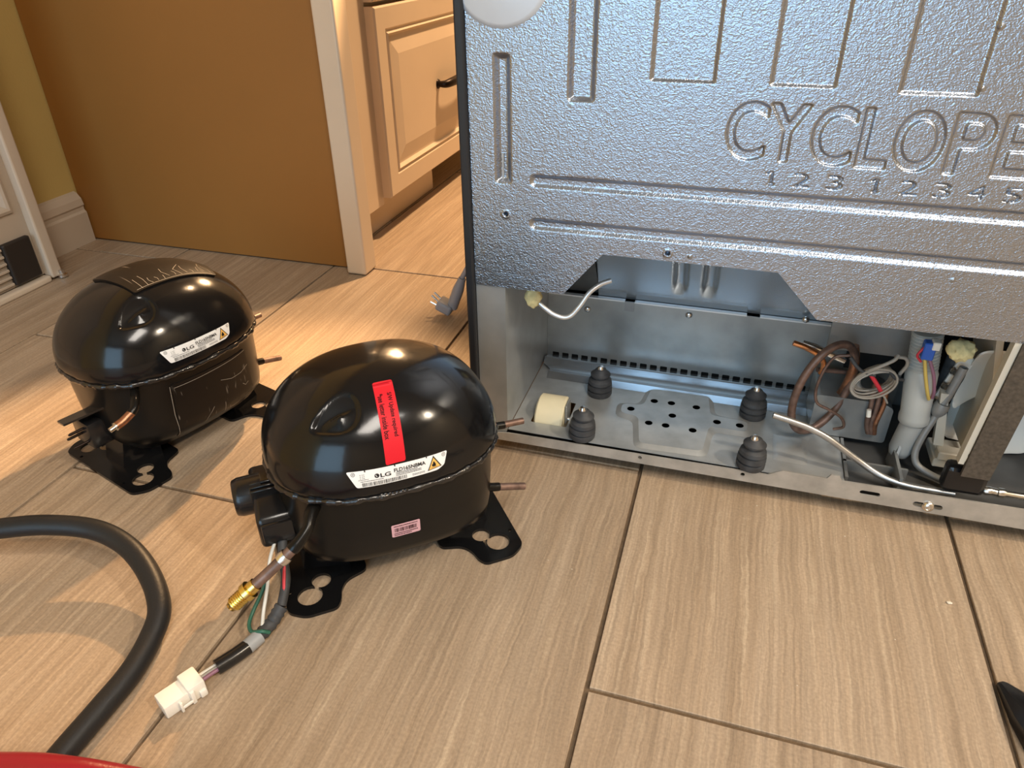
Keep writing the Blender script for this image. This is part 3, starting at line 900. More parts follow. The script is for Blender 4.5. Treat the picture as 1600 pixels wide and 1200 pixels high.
# motor bracket, tubes and fan
bm = bmesh.new()
plate(bm, rpoly([(.2790, .094), (.2900, .092), (.3060, .150), (.2930, .157)], .003), [circ(.2875, .110, .0022, 10), circ(.2945, .134, .0022, 10)], XZ(.362), .0025)
wpart('fan_bracket', bm, 'white_plastic', f)
for bx, bz in ((.2800, .1015), (.2870, .1185), (.2905, .1360)):
    wpart('bracket_screw', lathe(bmesh.new(), (bx, .3585, bz), (0, -1, 0), [(0, .0046), (.002, .0046), (.004, .003)], 14), 'steel', f, 40)
wpart('vent_tube', T([(.2935, .347, .147), (.2890, .346, .118), (.2855, .345, .104)], .0042, n=14, hollow=.7), 'grey_tube', f, 60)
bm = lathe(bmesh.new(), (.2862, .345, .1055), Vector((-.2, -.03, -1)), [(0, .0068), (.003, .0074), (.009, .0074), (.012, .0062), (.015, .0045)], 20)
wpart('tube_collar', bm, 'grey_tube', f, 40)
wpart('hot_tube', T([(.2835, .344, .092), (.2760, .338, .067), (.2735, .334, .048), (.2785, .329, .0365), (.2950, .321, .0315), (.3120, .312, .0325)], .0035, n=12), 'grey_tube', f, 60, 'grey bent tube beside the fan')
bm = bmesh.new()
bmesh.ops.create_icosphere(bm, subdivisions=3, radius=.011)
for v in bm.verts:
    k = 1 + .18 * math.sin(v.co.x * 800 + 2) * math.cos(v.co.z * 700 + 1)
    v.co = Vector((v.co.x * 1.1 * k + .2760, v.co.y * k + .318, v.co.z * .95 * k + .1790))
wpart('foam_plug', bm, 'foam', f, 60)
# fan in its ivory shroud, half hidden by the strut
fs = wpart('fan_shroud', B((.2915, .332, .0365), (.3225, .372, .0465), .001, 1), 'shroud', f, None, 'ivory plastic fan shroud')
wpart('shroud_lip', B((.2935, .330, .0468), (.3205, .345, .0560), .001, 1), 'shroud', fs)
bm = bmesh.new()
plate(bm, [(.2895, .0565), (.2990, .0565), (.2875, .1180), (.2805, .1180)], [], XZ(.350), .008)
wpart('shroud_post', bm, 'shroud', fs)
bm = bmesh.new()
arc = spline([(.3160, .340, .0560), (.3200, .340, .078), (.3215, .340, .100), (.3195, .340, .128), (.3155, .340, .150), (.3100, .340, .1745), (.3060, .340, .196)], 5)
for k in range(len(arc) - 1):
    p, q = arc[k], arc[k + 1]
    va = [bm.verts.new((c.x + dx, y, c.z)) for c in (p, q) for dx, y in ((0, .336), (.0062, .336), (.0062, .420), (0, .420))]
    for i in range(4): bm.faces.new((va[i], va[(i + 1) % 4], va[4 + (i + 1) % 4], va[4 + i]))
bmesh.ops.remove_doubles(bm, verts=bm.verts[:], dist=1e-5)
wpart('shroud_rim', bm, 'shroud', fs, 40)
hub = wpart('fan_hub', lathe(bmesh.new(), (.345, .415, .118), (0, -1, 0), [(0, .016), (.018, .016), (.022, .012), (.023, .003)], 26), 'fan', f, 40)


def blade(poly, y0, lean, bow, th=.0026):
    bm = poly_bm([rpoly(poly, .007, 5)]); cut(bm, .004)
    cx = sum(a for a, b in poly) / len(poly); cz = sum(b for a, b in poly) / len(poly)
    for v in bm.verts: v.co = Vector((v.co.x, y0 + lean * (v.co.y - cz) - bow * ((v.co.x - cx) ** 2 + .5 * (v.co.y - cz) ** 2), v.co.y))
    bmesh.ops.solidify(bm, geom=bm.faces[:], thickness=th)
    return wpart('fan_blade', bm, 'fan', hub, 50)


blade([(.3000, .168), (.3420, .172), (.3500, .118), (.3270, .1060), (.3040, .0875), (.3000, .0960), (.3050, .120)], .372, -.25, 18)
blade([(.3090, .083), (.3260, .098), (.3520, .108), (.3560, .050), (.3300, .0400), (.3080, .0440)], .398, .35, 12)
blade([(.352, .112), (.402, .104), (.412, .062), (.392, .030), (.362, .024), (.352, .060)], .392, -.2, 10)
wpart('fan_motor', lathe(bmesh.new(), (.2910, .372, .092), Vector((.05, .02, 1)), [(0, .004), (.006, .0098), (.058, .0098), (.066, .004)], 18), 'rubber', f, 40, 'black fan motor')
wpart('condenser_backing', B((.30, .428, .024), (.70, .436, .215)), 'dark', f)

# vertical strut on the back with its seal strip
bm = bmesh.new()
plate(bm, [(.2985, .0700), (.3230, .0700), (.3315, .2132), (.3062, .2132)], [], XZ(FY + .0015), .0035)
wpart('strut', bm, 'strut', f, None, 'dusty brown vertical strut')
bm = bmesh.new(); plate(bm, [(.2935, .082), (.2983, .082), (.3060, .2132), (.3008, .2132)], [], XZ(FY + .010), .0095)
wpart('seal_strip', bm, 'strip', f, None, 'ivory seal strip along the strut')
wpart('strut_foot', B((.289, FY + .005, .0435), (.327, FY + .022, .074), .005), 'black_plastic', f)
# bare steel tube lying across the bay
bm = T([(.126, .302, .0890), (.145, .302, .0850), (.163, .302, .0800), (.182, .301, .0720), (.200, .300, .0610), (.218, .299, .0500), (.234, .296, .0420), (.250, .293, .0380), (.270, .290, .0372), (.3045, .2870, .0392)], .0034, n=14, hollow=.65)
wpart('discharge_tube', bm, 'tube_steel', f, 60, 'bare steel tube bent across the bay')
bm = lathe(bmesh.new(), (.327, .290, .0470), Vector((1, -.05, .03)), [(0, .0034), (.002, .0046), (.007, .0046), (.008, .0040), (.012, .0040), (.013, .0050), (.018, .0050), (.020, .0034), (.090, .0032)], 16)
wpart('tube_coupling', bm, 'steel', f, 40, 'steel tube coupling')
for k in range(4):
    z = .075 + .03 * k
    wpart('condenser_tube', T([(.335, .400, z), (.42, .402, z + .001), (.55, .402, z), (.66, .402, z)], .0045, n=10), 'rubber', f, 60)

# ------------------------------------------------------------------ compressors
CA, CB, CZ, CH, N1 = .104, .086, .128, .079, 2.45


def sgp(v, e): return math.copysign(abs(v) ** e, v)


def dimple(x, y):
    """how far the dome is pressed in around the triangular dimple with its little nose"""
    ux = (x + .0430) / .0190; uy = (y + .0500) / .0118
    wd = 1.0 - .42 * max(-1, min(1, -ux))          # narrower towards the left
    v = uy / max(.35, wd); r = math.hypot(ux, v)
    if r >= 1.1: return 0.
    e = min(1., (1.1 - r) / .16); e = e * e * (3 - 2 * e)
    D = .0044 * max(0., 1 - abs(ux) ** 2 * .55)
    nose = max(0., 1 - abs(ux - .12) / .8)
    lo_ = D * (1 - .95 * nose)
    if v > -.02: d = D * max(0., (1.05 - v) / 1.07)
    elif v > -.16: d = D + (lo_ - D) * (-.02 - v) / .14
    else: d = lo_ + (D * .62 - lo_) * min(1, (-.16 - v) / .8)
    return e * (d + .0006)


def dome_z(x, y):
    s = (abs(x / CA) ** N1 + abs(y / CB) ** N1) ** (1 / N1)
    return CZ + CH * math.sqrt(max(0., 1 - s * s))


def dome_n(x, y, z):
    def F(x, y, z):
        s = (abs(x / CA) ** N1 + abs(y / CB) ** N1) ** (1 / N1)
        return s * s + ((z - CZ) / CH) ** 2
    e = 1e-5
    return Vector((F(x + e, y, z) - F(x - e, y, z), F(x, y + e, z) - F(x, y - e, z), F(x, y, z + e) - F(x, y, z - e))).normalized()


def front_map(x, z):                # dome front by (x, z)
    s = math.sqrt(max(0., 1 - ((z - CZ) / CH) ** 2))
    y = -CB * max(1e-9, s ** N1 - abs(x / CA) ** N1) ** (1 / N1)
    P = Vector((x, y, z)); return P, dome_n(*P)


# arc length down the front of the dome
ARC = [0.]; YS = [-.034]
yy = -.034; pz = dome_z(0, yy)
while yy > -.0853:
    yy -= .0002; z_ = dome_z(0, yy); ARC.append(ARC[-1] + math.hypot(.0002, z_ - pz)); YS.append(yy); pz = z_


def top_map(u_, t):                 # (across, down) on the top front of the dome
    y = float(np.interp(t, ARC, YS)); x = u_ - .0045 * t / .07
    P = Vector((x, y, dome_z(x, y))); return P, dome_n(*P)


LOWPROF = [(.131, .985, .985, 2.45), (.124, .985, .985, 2.45), (.1175, .962, .958, 2.45), (.112, .950, .948, 2.45), (.080, .930, .925, 2.6), (.055, .905, .900, 2.8),
           (.046, .885, .860, 3.0), (.037, .845, .750, 3.0), (.0285, .79, .63, 3.0), (.020, .72, .51, 3.0), (.013, .62, .38, 3.0), (.0100, .50, .28, 3.0)]


def low_at(z): return [float(np.interp(-z, [-q[0] for q in LOWPROF], [q[k] for q in LOWPROF])) for k in (1, 2, 3)]


def low_map(x, z):
    sx, sy, e = low_at(z); y = -CB * sy * max(1e-9, 1 - abs(x / (CA * sx)) ** e) ** (1 / e)
    P = Vector((x, y, z)); return P, Vector((x * .8, y * 1.4, -.008 if z > .05 else -.05)).normalized()


def low_ring(z, n):
    sx, sy, e = low_at(z)
    return [(sx * CA * sgp(math.cos(2 * PI * k / n), 2 / e), sy * CB * sgp(math.sin(2 * PI * k / n), 2 / e), z) for k in range(n)]


def ring(s, z, n, dz=None):
    return [(s * CA * sgp(math.cos(2 * PI * k / n), 2 / N1), s * CB * sgp(math.sin(2 * PI * k / n), 2 / N1), z) for k in range(n)]


def grid_rings(bm, rings, close_first=True, close_last=True):
    Rr = [[bm.verts.new(p) for p in r] for r in rings]; n = len(Rr[0])
    for A, C in zip(Rr, Rr[1:]):
        for k in range(n): bm.faces.new((A[k], A[(k + 1) % n], C[(k + 1) % n], C[k]))
    if close_first: bm.faces.new(Rr[0])
    if close_last: bm.faces.new(Rr[-1])
    return bm


def keyhole(x1, y1, ra, x2, y2, rb, n=20):
    """outline of two overlapping round holes"""
    d = math.hypot(x2 - x1, y2 - y1); th = math.atan2(y2 - y1, x2 - x1)
    a1 = math.acos((d * d + ra * ra - rb * rb) / (2 * d * ra)); a2 = math.acos((d * d + rb * rb - ra * ra) / (2 * d * rb))
    o = [(x1 + ra * math.cos(th + a1 + (2 * PI - 2 * a1) * k / n), y1 + ra * math.sin(th + a1 + (2 * PI - 2 * a1) * k / n)) for k in range(n + 1)]
    p = [(x2 + rb * math.cos(th + PI + a2 + (2 * PI - 2 * a2) * k / n), y2 + rb * math.sin(th + PI + a2 + (2 * PI - 2 * a2) * k / n)) for k in range(1, n)]
    return o + p


ND = 220


def dome_mesh():
    bm = bmesh.new(); rings = []
    for k in range(84):
        ph = PI / 2 * (1 - k / 84)
        rings.append(ring(math.cos(ph) if k else .004, CZ + CH * math.sin(ph), ND))
    rings += [ring(1.0, CZ, ND), ring(1.0, CZ - .004, ND), ring(.985, CZ - .0048, ND)]
    out = []
    for r in rings:
        rr = []
        for x, y, z in r:
            d = dimple(x, y) if z > CZ + .02 else 0
            if d: P = Vector((x, y, z)) - dome_n(x, y, z) * d; rr.append(tuple(P))
            else: rr.append((x, y, z))
        out.append(rr)
    return grid_rings(bm, out, True, False)


def barcode(x0, x1, z0, z1, seed):
    rnd = random.Random(seed); ps = []; x = x0
    while x < x1 - .0008:
        w_ = rnd.choice((.0002, .0003, .0005)); ps.append([(x, z0), (x + w_, z0), (x + w_, z1), (x, z1)]); x += w_ + rnd.choice((.0003, .0004, .0006))
    return ps


def scribble(x0, x1, z, h, seed):
    """a line of print too small to read: broken dashes"""
    rnd = random.Random(seed); ps = []; x = x0
    while x < x1 - .0003:
        w_ = min(rnd.choice((.0005, .0008, .0011)), x1 - x); ps.append([(x, z), (x + w_, z), (x + w_, z + h), (x, z + h)]); x += w_ + .0003
    return ps


def rating_label(root):
    shape = rpoly([(-.0445, .1492), (-.0380, .1345), (.0290, .1345), (.0350, .1375), (.0390, .1487)], .0018)
    lb = warp('rating_label', poly_bm([shape]), 'label_white', root, front_map, .00025, .003, 'white rating label with an amber warning triangle')
    ps = [circ(-.0212, .1432, .0019, 20)]
    ps += barcode(-.0335, .0030, .1352, .1386, 5)
    ps += scribble(-.0345, -.0160, .1396, .0005, 1) + scribble(-.0060, .0120, .1418, .0006, 2) + scribble(-.0060, .0150, .1406, .0006, 3) + scribble(-.0060, .0155, .1394, .0006, 4)
    ps += scribble(.0072, .0175, .1372, .0004, 6) + scribble(.0072, .0175, .1362, .0004, 7) + scribble(-.0360, -.0280, .1412, .0004, 8)
    ps += [[(x - .0005, .1478), (x + .0005, .1478), (x + .0005, .1495), (x - .0005, .1495)] for x in (-.0300, -.0060, .0205)]
    ps += [[(x, z), (x + .0008, z), (x + .0008, z + .0004), (x, z + .0004)] for x in (-.0345, -.0328, -.0316) for z in (.1425, .1440, .1455)]
    warp('print', poly_bm(ps), 'ink', lb, front_map, .0005, .004)
    for cx, cz in ((-.0395, .1467), (.0352, .1465)):
        warp('approval_mark', poly_bm([[(cx + r * math.cos(2 * PI * (k + j) / 20), cz + r * math.sin(2 * PI * (k + j) / 20)) for r, j in ((.0013, 0), (.0013, 1), (.0016, 1), (.0016, 0))] for k in range(20)] + [[(cx - .0007, cz + d), (cx + .0007, cz + d), (cx + .0007, cz + d + .0003), (cx - .0007, cz + d + .0003)] for d in (-.0005, .0003)]), 'ink', lb, front_map, .0005)
    warp('lettering', text_bm('LG', -.0184, .1413, .0084, .0034, .016), 'ink', lb, front_map, .0008)
    warp('lettering', text_bm('FLD165NBMA', -.0072, .1430, .0262, .0032, .016), 'ink', lb, front_map, .0008)
    g_ = bmesh.new()
    L_ = [(-.0218, .1443), (-.0218, .1424), (-.0208, .1424), (-.0208, .1428), (-.0214, .1428), (-.0214, .1443)]
    warp('logo_mark', poly_bm([[(-.0218, .1424), (-.0208, .1424), (-.0208, .1427), (-.0218, .1427)], [(-.0218, .1427), (-.0215, .1427), (-.0215, .1442), (-.0218, .1442)], circ(-.0222, .1438, .00025, 8)]), 'label_white', lb, front_map, .0007)
    warp('warning_border', poly_bm([[(.0200, .1362), (.0325, .1375), (.0263, .1482)]]), 'ink', lb, front_map, .0005, .003)
    warp('warning_triangle', poly_bm([[(.0211, .1370), (.0312, .1380), (.0262, .1466)]]), 'label_amber', lb, front_map, .0007, .003)
    flame = [(.0246, .1392), (.0240, .1405), (.0246, .1418), (.0249, .1410), (.0258, .1437), (.0269, .1424), (.0274, .1411), (.0276, .1400), (.0270, .1391)]
    warp('flame_sign', poly_bm([flame, [(.0235, .1381), (.0285, .1386), (.0285, .1389), (.0235, .1384)]]), 'ink', lb, front_map, .0009)
    return lb


DOME_ME = None; SHARE = {}


def compressor(name, label, loc, rz, fresh):
    global DOME_ME
    t = thing(name, label, 'compressor', loc, rz)
    n0 = len(SHARE)

    def share(key, nm, make, m, sm):
        if key in SHARE:
            o = bpy.data.objects.new(nm, SHARE[key]); COL.objects.link(o); o.parent = t
        else:
            o = bm_obj(nm, make(), m, t, sm); SHARE[key] = o.data
        return o
    share('dome', 'upper_shell', dome_mesh, 'black_paint', 179)

    def lower():
        return grid_rings(bmesh.new(), [low_ring(q[0], 160) for q in LOWPROF], True, True)
    share('low', 'lower_shell', lower, 'black_body', 50)

    def bead():
        bm = bmesh.new(); rnd = random.Random(2)
        pts = [(x * 1.0, y, z + .0005 * math.sin(k * .9)) for k, (x, y, z) in enumerate(ring(.986, CZ - .0068, 120))]
        return tube(bm, pts, lambda q: .0029 + .0006 * math.sin(q * 190) + .0004 * math.sin(q * 437), n=8, sub=2, close=True)
    share('bead', 'weld_seam', bead, 'black_bead', 60)

    for s in (-1, 1):
        def foot(s=s):
            half = [(.036, -.040), (.056, -.046), (.063, -.056), (.065, -.068), (.070, -.0765), (.098, -.0765), (.1125, -.066)]
            pts = [(s * a, b) for a, b in half] + [(s * a, -b) for a, b in reversed(half)]
            pts = rpoly(pts, .006, 4)
            hs = [keyhole(s * .0910, q * .0535, .0112, s * .0785, q * .0385, .0088) for q in (-1, 1)] + [circ(s * .1075, q * .043, .0020, 10) for q in (-1, 1)]
            bm = plate(bmesh.new(), pts, hs, XY(.0002), .0032)
            # raised web that ties the plate to the shell
            A = [(s * .050, -.028, .0035), (s * .050, .028, .0035), (s * .092, .018, .0035), (s * .092, -.018, .0035)]
            C = [(s * .050, -.028, .036), (s * .050, .028, .036), (s * .084, .018, .034), (s * .084, -.018, .034)]
            a = [bm.verts.new(p) for p in A]; c = [bm.verts.new(p) for p in C]
            for k in range(4): bm.faces.new((a[k], a[(k + 1) % 4], c[(k + 1) % 4], c[k]))
            bm.faces.new(c)
            return bm
        share('foot%d' % s, 'foot_plate', foot, 'black_paint', 30)
    # two suction and process stubs on the right end
    st = bm_obj('tube_stub', T([(.086, .016, .092), (.108, .018, .0885), (.127, .019, .0862)], .0040, n=12), 'black_body', t, 60)
    bm_obj('stub_end', T([(.121, .0187, .0869), (.148, .020, .0852)], .0034, n=12, sub=3, hollow=.7), 'copper_dark', st, 60)
    st = bm_obj('tube_stub', T([(.078, -.036, .064), (.092, -.0355, .058), (.100, -.035, .0555)], .0042, n=12), 'black_body', t, 60)
    bm_obj('stub_end', T([(.098, -.0352, .056), (.127, -.034, .0470)], .0036, n=12, sub=3, hollow=.7), 'copper_dark', st, 60)
    rating_label(t)
    return t


c2 = compressor('compressor', 'glossy black compressor with a red sticker on its dome, nearest the open refrigerator', (-.2215, .1185, 0), .675, True)
c1 = compressor('compressor', 'scuffed black compressor with a black pad on its dome, farther back by the mustard panel', (-.5464, .2186, 0), 1.262, False)

# --- new compressor: red sticker, pink sticker, terminal cover, process tube with flare fitting, harness
rs = warp('red_sticker', poly_bm([rrect(-.0082, .0022, .0082, ARC[-1] - .0135, .0018)]), 'label_red', c2, top_map, .0003, .004, 'red sticker with two lines of print')
TT = ARC[-1] - .0135


def down_text(body, u0, h, ta, tb):
    bm = text_bm(body, 0, 0, tb - ta, h, .018)
    for v in bm.verts: v.co = Vector((u0 + v.co.y, ta + v.co.x, 0))
    return bm


warp('lettering', down_text('S/W Update required', .0008, .0046, .0140, .0510), 'ink_red', rs, top_map, .0005)
warp('lettering', down_text('*see letter inside box', -.0062, .0046, .0140, .0520), 'ink_red', rs, top_map, .0005)
pk = warp('serial_sticker', poly_bm([rrect(-.0146, .0692, .0104, .0836, .0012)]), 'label_pink', c2, low_map, .0006, .004, 'pink serial sticker')
warp('print', poly_bm(barcode(-.0120, .0080, .0750, .0795, 9) + scribble(-.0125, .0080, .0812, .0009, 11) + scribble(-.0125, .0080, .0728, .0009, 12) + scribble(-.0125, .0030, .0708, .0009, 13)), 'ink_red', pk, low_map, .0009)
bm = bmesh.new(); rnd = random.Random(8)
for k in range(7):
    g = bmesh.ops.create_icosphere(bm, subdivisions=2, radius=.0026)
    px_ = -.020 + .0035 * k
    for v in g['verts']: v.co = Vector((v.co.x * 1.2 + px_, v.co.y * .8 - .0846, v.co.z * (1 + .3 * rnd.random()) + .1215 + .001 * rnd.random()))
bm_obj('weld_lump', bm, 'black_bead', c2, 60)
tcv = bmesh.new()
box(tcv, (-.1215, -.031, .0500), (-.0860, .040, .0930), .005, 3)
for v in tcv.verts:
    if v.co.z > .08 and v.co.y < -.01: v.co.z -= .011 * min(1, (-.01 - v.co.y) / .02)
box(tcv, (-.1185, -.0345, .0585), (-.0915, -.030, .0790), .0015, 2)
for k in range(3): box(tcv, (-.1222, -.002 + .006 * k, .056), (-.088, .0005 + .006 * k, .0937), .0008, 1)
tcover = bm_obj('terminal_cover', tcv, 'black_plastic', c2, 40); tcover['label'] = 'black plastic terminal cover'
bm = lathe(bmesh.new(), (-.112, .018, .0765), (-1, 0, 0), [(0, .0185), (.020, .0180), (.0245, .0165), (.0255, .0150), (.0250, .004)], 32)
bm_obj('cap', bm, 'black_plastic', tcover, 40)
pt = bm_obj('process_tube', T([(-.0885, -.0860, .1000), (-.0960, -.0880, .0945), (-.1140, -.0895, .0810), (-.1320, -.0900, .0680)], lambda q: .0046, n=14), 'copper_dark', c2, 60)
pt['label'] = 'dark process tube with a brass fitting'
bm_obj('tube_elbow', T([(-.064, -.050, .112), (-.0760, -.070, .1110), (-.0810, -.0810, .1060), (-.0905, -.0866, .0985), (-.0965, -.0882, .0941)], lambda q: .0050 + .0006 * math.sin(q * 9), n=14), 'black_body', pt, 60)
d_ = Vector((-.0180, -.0006, -.0130)).normalized(); p_ = Vector((-.1290, -.0900, .0702))
prof = [(0, .0056), (.006, .0058), (.0062, .0080), (.0110, .0080), (.0112, .0062)]
for k in range(6): prof += [(.0118 + k * .0021, .0056), (.0126 + k * .0021, .0066), (.0133 + k * .0021, .0066)]
prof += [(.0250, .0052), (.0280, .0042), (.0282, .0024), (.0240, .0020)]
bm_obj('flare_fitting', lathe(bmesh.new(), p_, d_, prof, 18), 'brass', pt, 35)['label'] = 'brass flare fitting'
bm_obj('tube_clip', lathe(bmesh.new(), Vector((-.1010, -.0886, .0907)), d_, [(0, .0058), (.003, .0064), (.007, .0058)], 14), 'steel', pt, 40)


def w2l(p, root):
    cs, sn = math.cos(root.rotation_euler.z), math.sin(root.rotation_euler.z)
    dx, dy = p[0] - root.location.x, p[1] - root.location.y
    return Vector((dx * cs + dy * sn, -dx * sn + dy * cs, p[2]))


HW = [(-.288, .040, .060), (-.280, .022, .048), (-.271, .008, .033), (-.2665, -.010, .020), (-.2705, -.024, .0115), (-.2760, -.045, .0090), (-.2845, -.062, .0085), (-.2925, -.0765, .0085), (-.2960, -.0850, .0085)]
L = lambda pts: [w2l(p, c2) for p in pts]
hs_ = bm_obj('wire_harness', T(L(HW[:4]), .0042, n=12), 'rubber', c2, 60)
bm_obj('sleeve', T(L(HW[3:6] + [(-.2795, -.053, .0088)]), lambda q: .0058 + .0006 * math.sin(q * 60), n=14), 'rubber', hs_, 60)
bm_obj('tape_wrap', T(L([(-.2735, -.036, .0095), (-.2775, -.0485, .0089)]), .0066, n=14, sub=3), 'tape', hs_, 40)['label'] = 'grey tape wrap'
bm_obj('sleeve', T(L([(-.2772, -.048, .0089), (-.2830, -.0600, .0086), (-.2900, -.0725, .0085)]), .0066, n=14), 'black_plastic', hs_, 60)
for dx, m_ in ((-.003, 'wire_white'), (0, 'wire_grey'), (.003, 'wire_purple')):
    bm_obj('wire', T(L([(-.289 + dx, -.071, .0085), (-.2935 + dx, -.079, .0085), (-.2975 + dx, -.0880, .0085)]), .0017, n=8), m_, hs_, 60)
bm_obj('wire', T(L([(-.290, .030, .056), (-.2880, .014, .046), (-.2830, -.002, .032), (-.2790, -.018, .020), (-.2740, -.030, .014)]), .0016, n=8), 'wire_white', hs_, 60)['label'] = 'white wire'
bm_obj('wire', T(L([(-.285, .032, .056), (-.2760, .018, .046), (-.2700, .004, .034), (-.2665, -.004, .026)]), .0016, n=8), 'wire_red', hs_, 60)['label'] = 'red wire'
bm_obj('wire', T(L([(-.286, .010, .040), (-.2880, -.004, .026), (-.2900, -.018, .016), (-.2880, -.029, .012), (-.2805, -.036, .0125), (-.2705, -.036, .0165), (-.2660, -.032, .012)]), .0017, n=8), 'wire_green', hs_, 60)['label'] = 'green ground wire'
# white connector at the end of the harness
bm = bmesh.new(); ca = Vector((-.2960, -.0850, 0)); cb = Vector((-.3105, -.1145, 0)); ax = (cb - ca).normalized(); sd = Vector((-ax.y, ax.x, 0)); ln = (cb - ca).length


def obox(bm, a0, a1, s0, s1, z0, z1, bev=.001):
    b2 = bmesh.new(); box(b2, (a0, s0, z0), (a1, s1, z1), bev, 2)
    for v in b2.verts: v.co = w2l(ca + ax * v.co.x + sd * v.co.y + Vector((0, 0, v.co.z)), c2)
    me = bpy.data.meshes.new('x'); b2.to_mesh(me); b2.free(); bm.from_mesh(me); bpy.data.meshes.remove(me)


obox(bm, 0, ln * .42, -.0095, .0105, .0008, .0165, .0015); obox(bm, ln * .40, ln, -.0085, .0095, .0008, .0135, .0012)
obox(bm, ln * .30, ln * .40, .0090, .0125, .0012, .0140, .0006); obox(bm, ln * .62, ln * .68, .0090, .0130, .0012, .0110, .0004)
obox(bm, ln * .38, ln * .66, .0112, .0130, .0040, .0062, .0004); obox(bm, ln * .02, ln * .20, .0095, .0130, .002, .0090, .0012)
bm_obj('plug_housing', bm, 'white_plastic', hs_, 30)['label'] = 'white plug housing'

# --- old compressor: pads, bare terminal, cut tube
def pad(key, bm, m, mapf, off, step, lab):
    cut(bm, step)
    top, bot = [], []
    r = bmesh.ops.extrude_face_region(bm, geom=bm.faces[:])
    up = {e for e in r['geom'] if isinstance(e, bmesh.types.BMVert)}
    for v in bm.verts:
        P, N = mapf(v.co.x, v.co.y); v.co = P + N * (off if v in up else .0001)
    o = bm_obj(key, bm, m, c1, 35); o['label'] = lab
    return o


def crown_map(x, y):
    P = Vector((x, y, dome_z(x, y))); return P, dome_n(*P)


pad('dome_pad', poly_bm([rpoly([(-.0300, -.0360), (.0620, -.0385), (.0760, .010), (.060, .050), (-.010, .060), (-.0360, .0340)], .003)]), 'matte_patch', crown_map, .0024, .006, 'scuffed black pad glued over the dome')
pad('side_film', poly_bm([rpoly([(-.0420, .1085), (-.0455, .0390), (-.0380, .0250), (.0520, .0330), (.0560, .0560), (.0530, .1075)], .002)]), 'side_patch', low_map, .0009, .006, 'scratched black film on the lower shell')


def strokes(name, lines, mapf, off, wid, parent):
    """scratch marks: thin pale strips lying on the surface"""
    ps = []
    for ln_ in lines:
        P = [Vector((a, b)) for a, b in ln_]
        for p, q in zip(P, P[1:]):
            d = (q - p); k = max(1, int(d.length / .004)); nrm = Vector((-d.y, d.x)).normalized() * wid
            for i in range(k):
                u, v = p + d * i / k, p + d * (i + 1) / k
                ps.append([(u - nrm).to_tuple(), (v - nrm).to_tuple(), (v + nrm).to_tuple(), (u + nrm).to_tuple()])
    o = warp(name, poly_bm(ps), 'scuff', parent, mapf, off); o['kind'] = 'stuff'; return o


rnd = random.Random(21); LN = []
for k in range(13):
    x = -.020 + .0065 * k; y = -.0355 + .003 * rnd.random(); l_ = rnd.uniform(.005, .022)
    LN.append([(x, y), (x + .4 * l_ * rnd.uniform(-.6, .3), y + l_ * .55), (x + l_ * rnd.uniform(-.4, .4), y + l_)])
LN += [[(-.026, -.034), (0, -.0352), (.03, -.0362), (.058, -.0370)], [(-.033, .030), (-.028, .046), (-.010, .057)], [(.0, .058), (.03, .054), (.058, .049)]]
strokes('scuff_marks', LN, crown_map, .0027, .00022, c1)
LN = [[(.012, .088), (.026, .083), (.040, .083), (.052, .087)], [(.040, .068), (.044, .064), (.049, .066)], [(-.018, .036), (-.012, .048), (-.002, .060)], [(.012, .040), (.0125, .058)], [(.020, .039), (.019, .050)], [(.016, .040), (.0155, .047)], [(-.044, .1070), (-.046, .072), (-.0445, .040)], [(-.040, .104), (-.005, .1045), (.03, .1055), (.052, .1062)], [(-.018, .0352), (.010, .0375), (.040, .0400)]]
strokes('scuff_marks', LN, low_map, .0014, .00026, c1)
bm = bmesh.new()
box(bm, (-.1120, -.0160, .0400), (-.0860, .0200, .0720), .003, 2)
tb = bm_obj('terminal_base', bm, 'black_plastic', c1, 40)
bm = bmesh.new()
plate(bm, rpoly([(-.134, -.022), (-.088, -.030), (-.086, .006), (-.128, .010)], .002), [], lambda a, b, t: Vector((a, b, .0860 + t + (b + .02) * -.35)), .0022)
box(bm, (-.0900, -.0300, .0500), (-.0870, .0160, .0880), .001, 1)
bm_obj('terminal_bracket', bm, 'black_plastic', tb, 40)
for z_, y_ in ((.0640, -.004), (.0550, .004), (.0480, -.006)):
    bm_obj('terminal_pin', lathe(bmesh.new(), (-.108, y_, z_), (-1, 0, 0), [(0, .0016), (.018, .0016), (.0195, .0008)], 10), 'iron', tb, 40)
ct = bm_obj('tube_stub', T([(-.068, -.054, .113), (-.080, -.074, .1120), (-.0875, -.0830, .1070), (-.0935, -.0850, .1035)], .0046, n=12), 'black_body', c1, 60)
bm_obj('stub_end', T([(-.0915, -.0846, .1045), (-.1030, -.0852, .1000), (-.1120, -.0855, .0985)], .0043, n=14, sub=4, hollow=.62), 'copper', ct, 60)['label'] = 'cut copper end'
bm_obj('cut_rim', T([(-.1112, -.0855, .0986), (-.1124, -.0855, .0984)], .0046, n=16, sub=2, hollow=.62), 'steel', ct, 60)

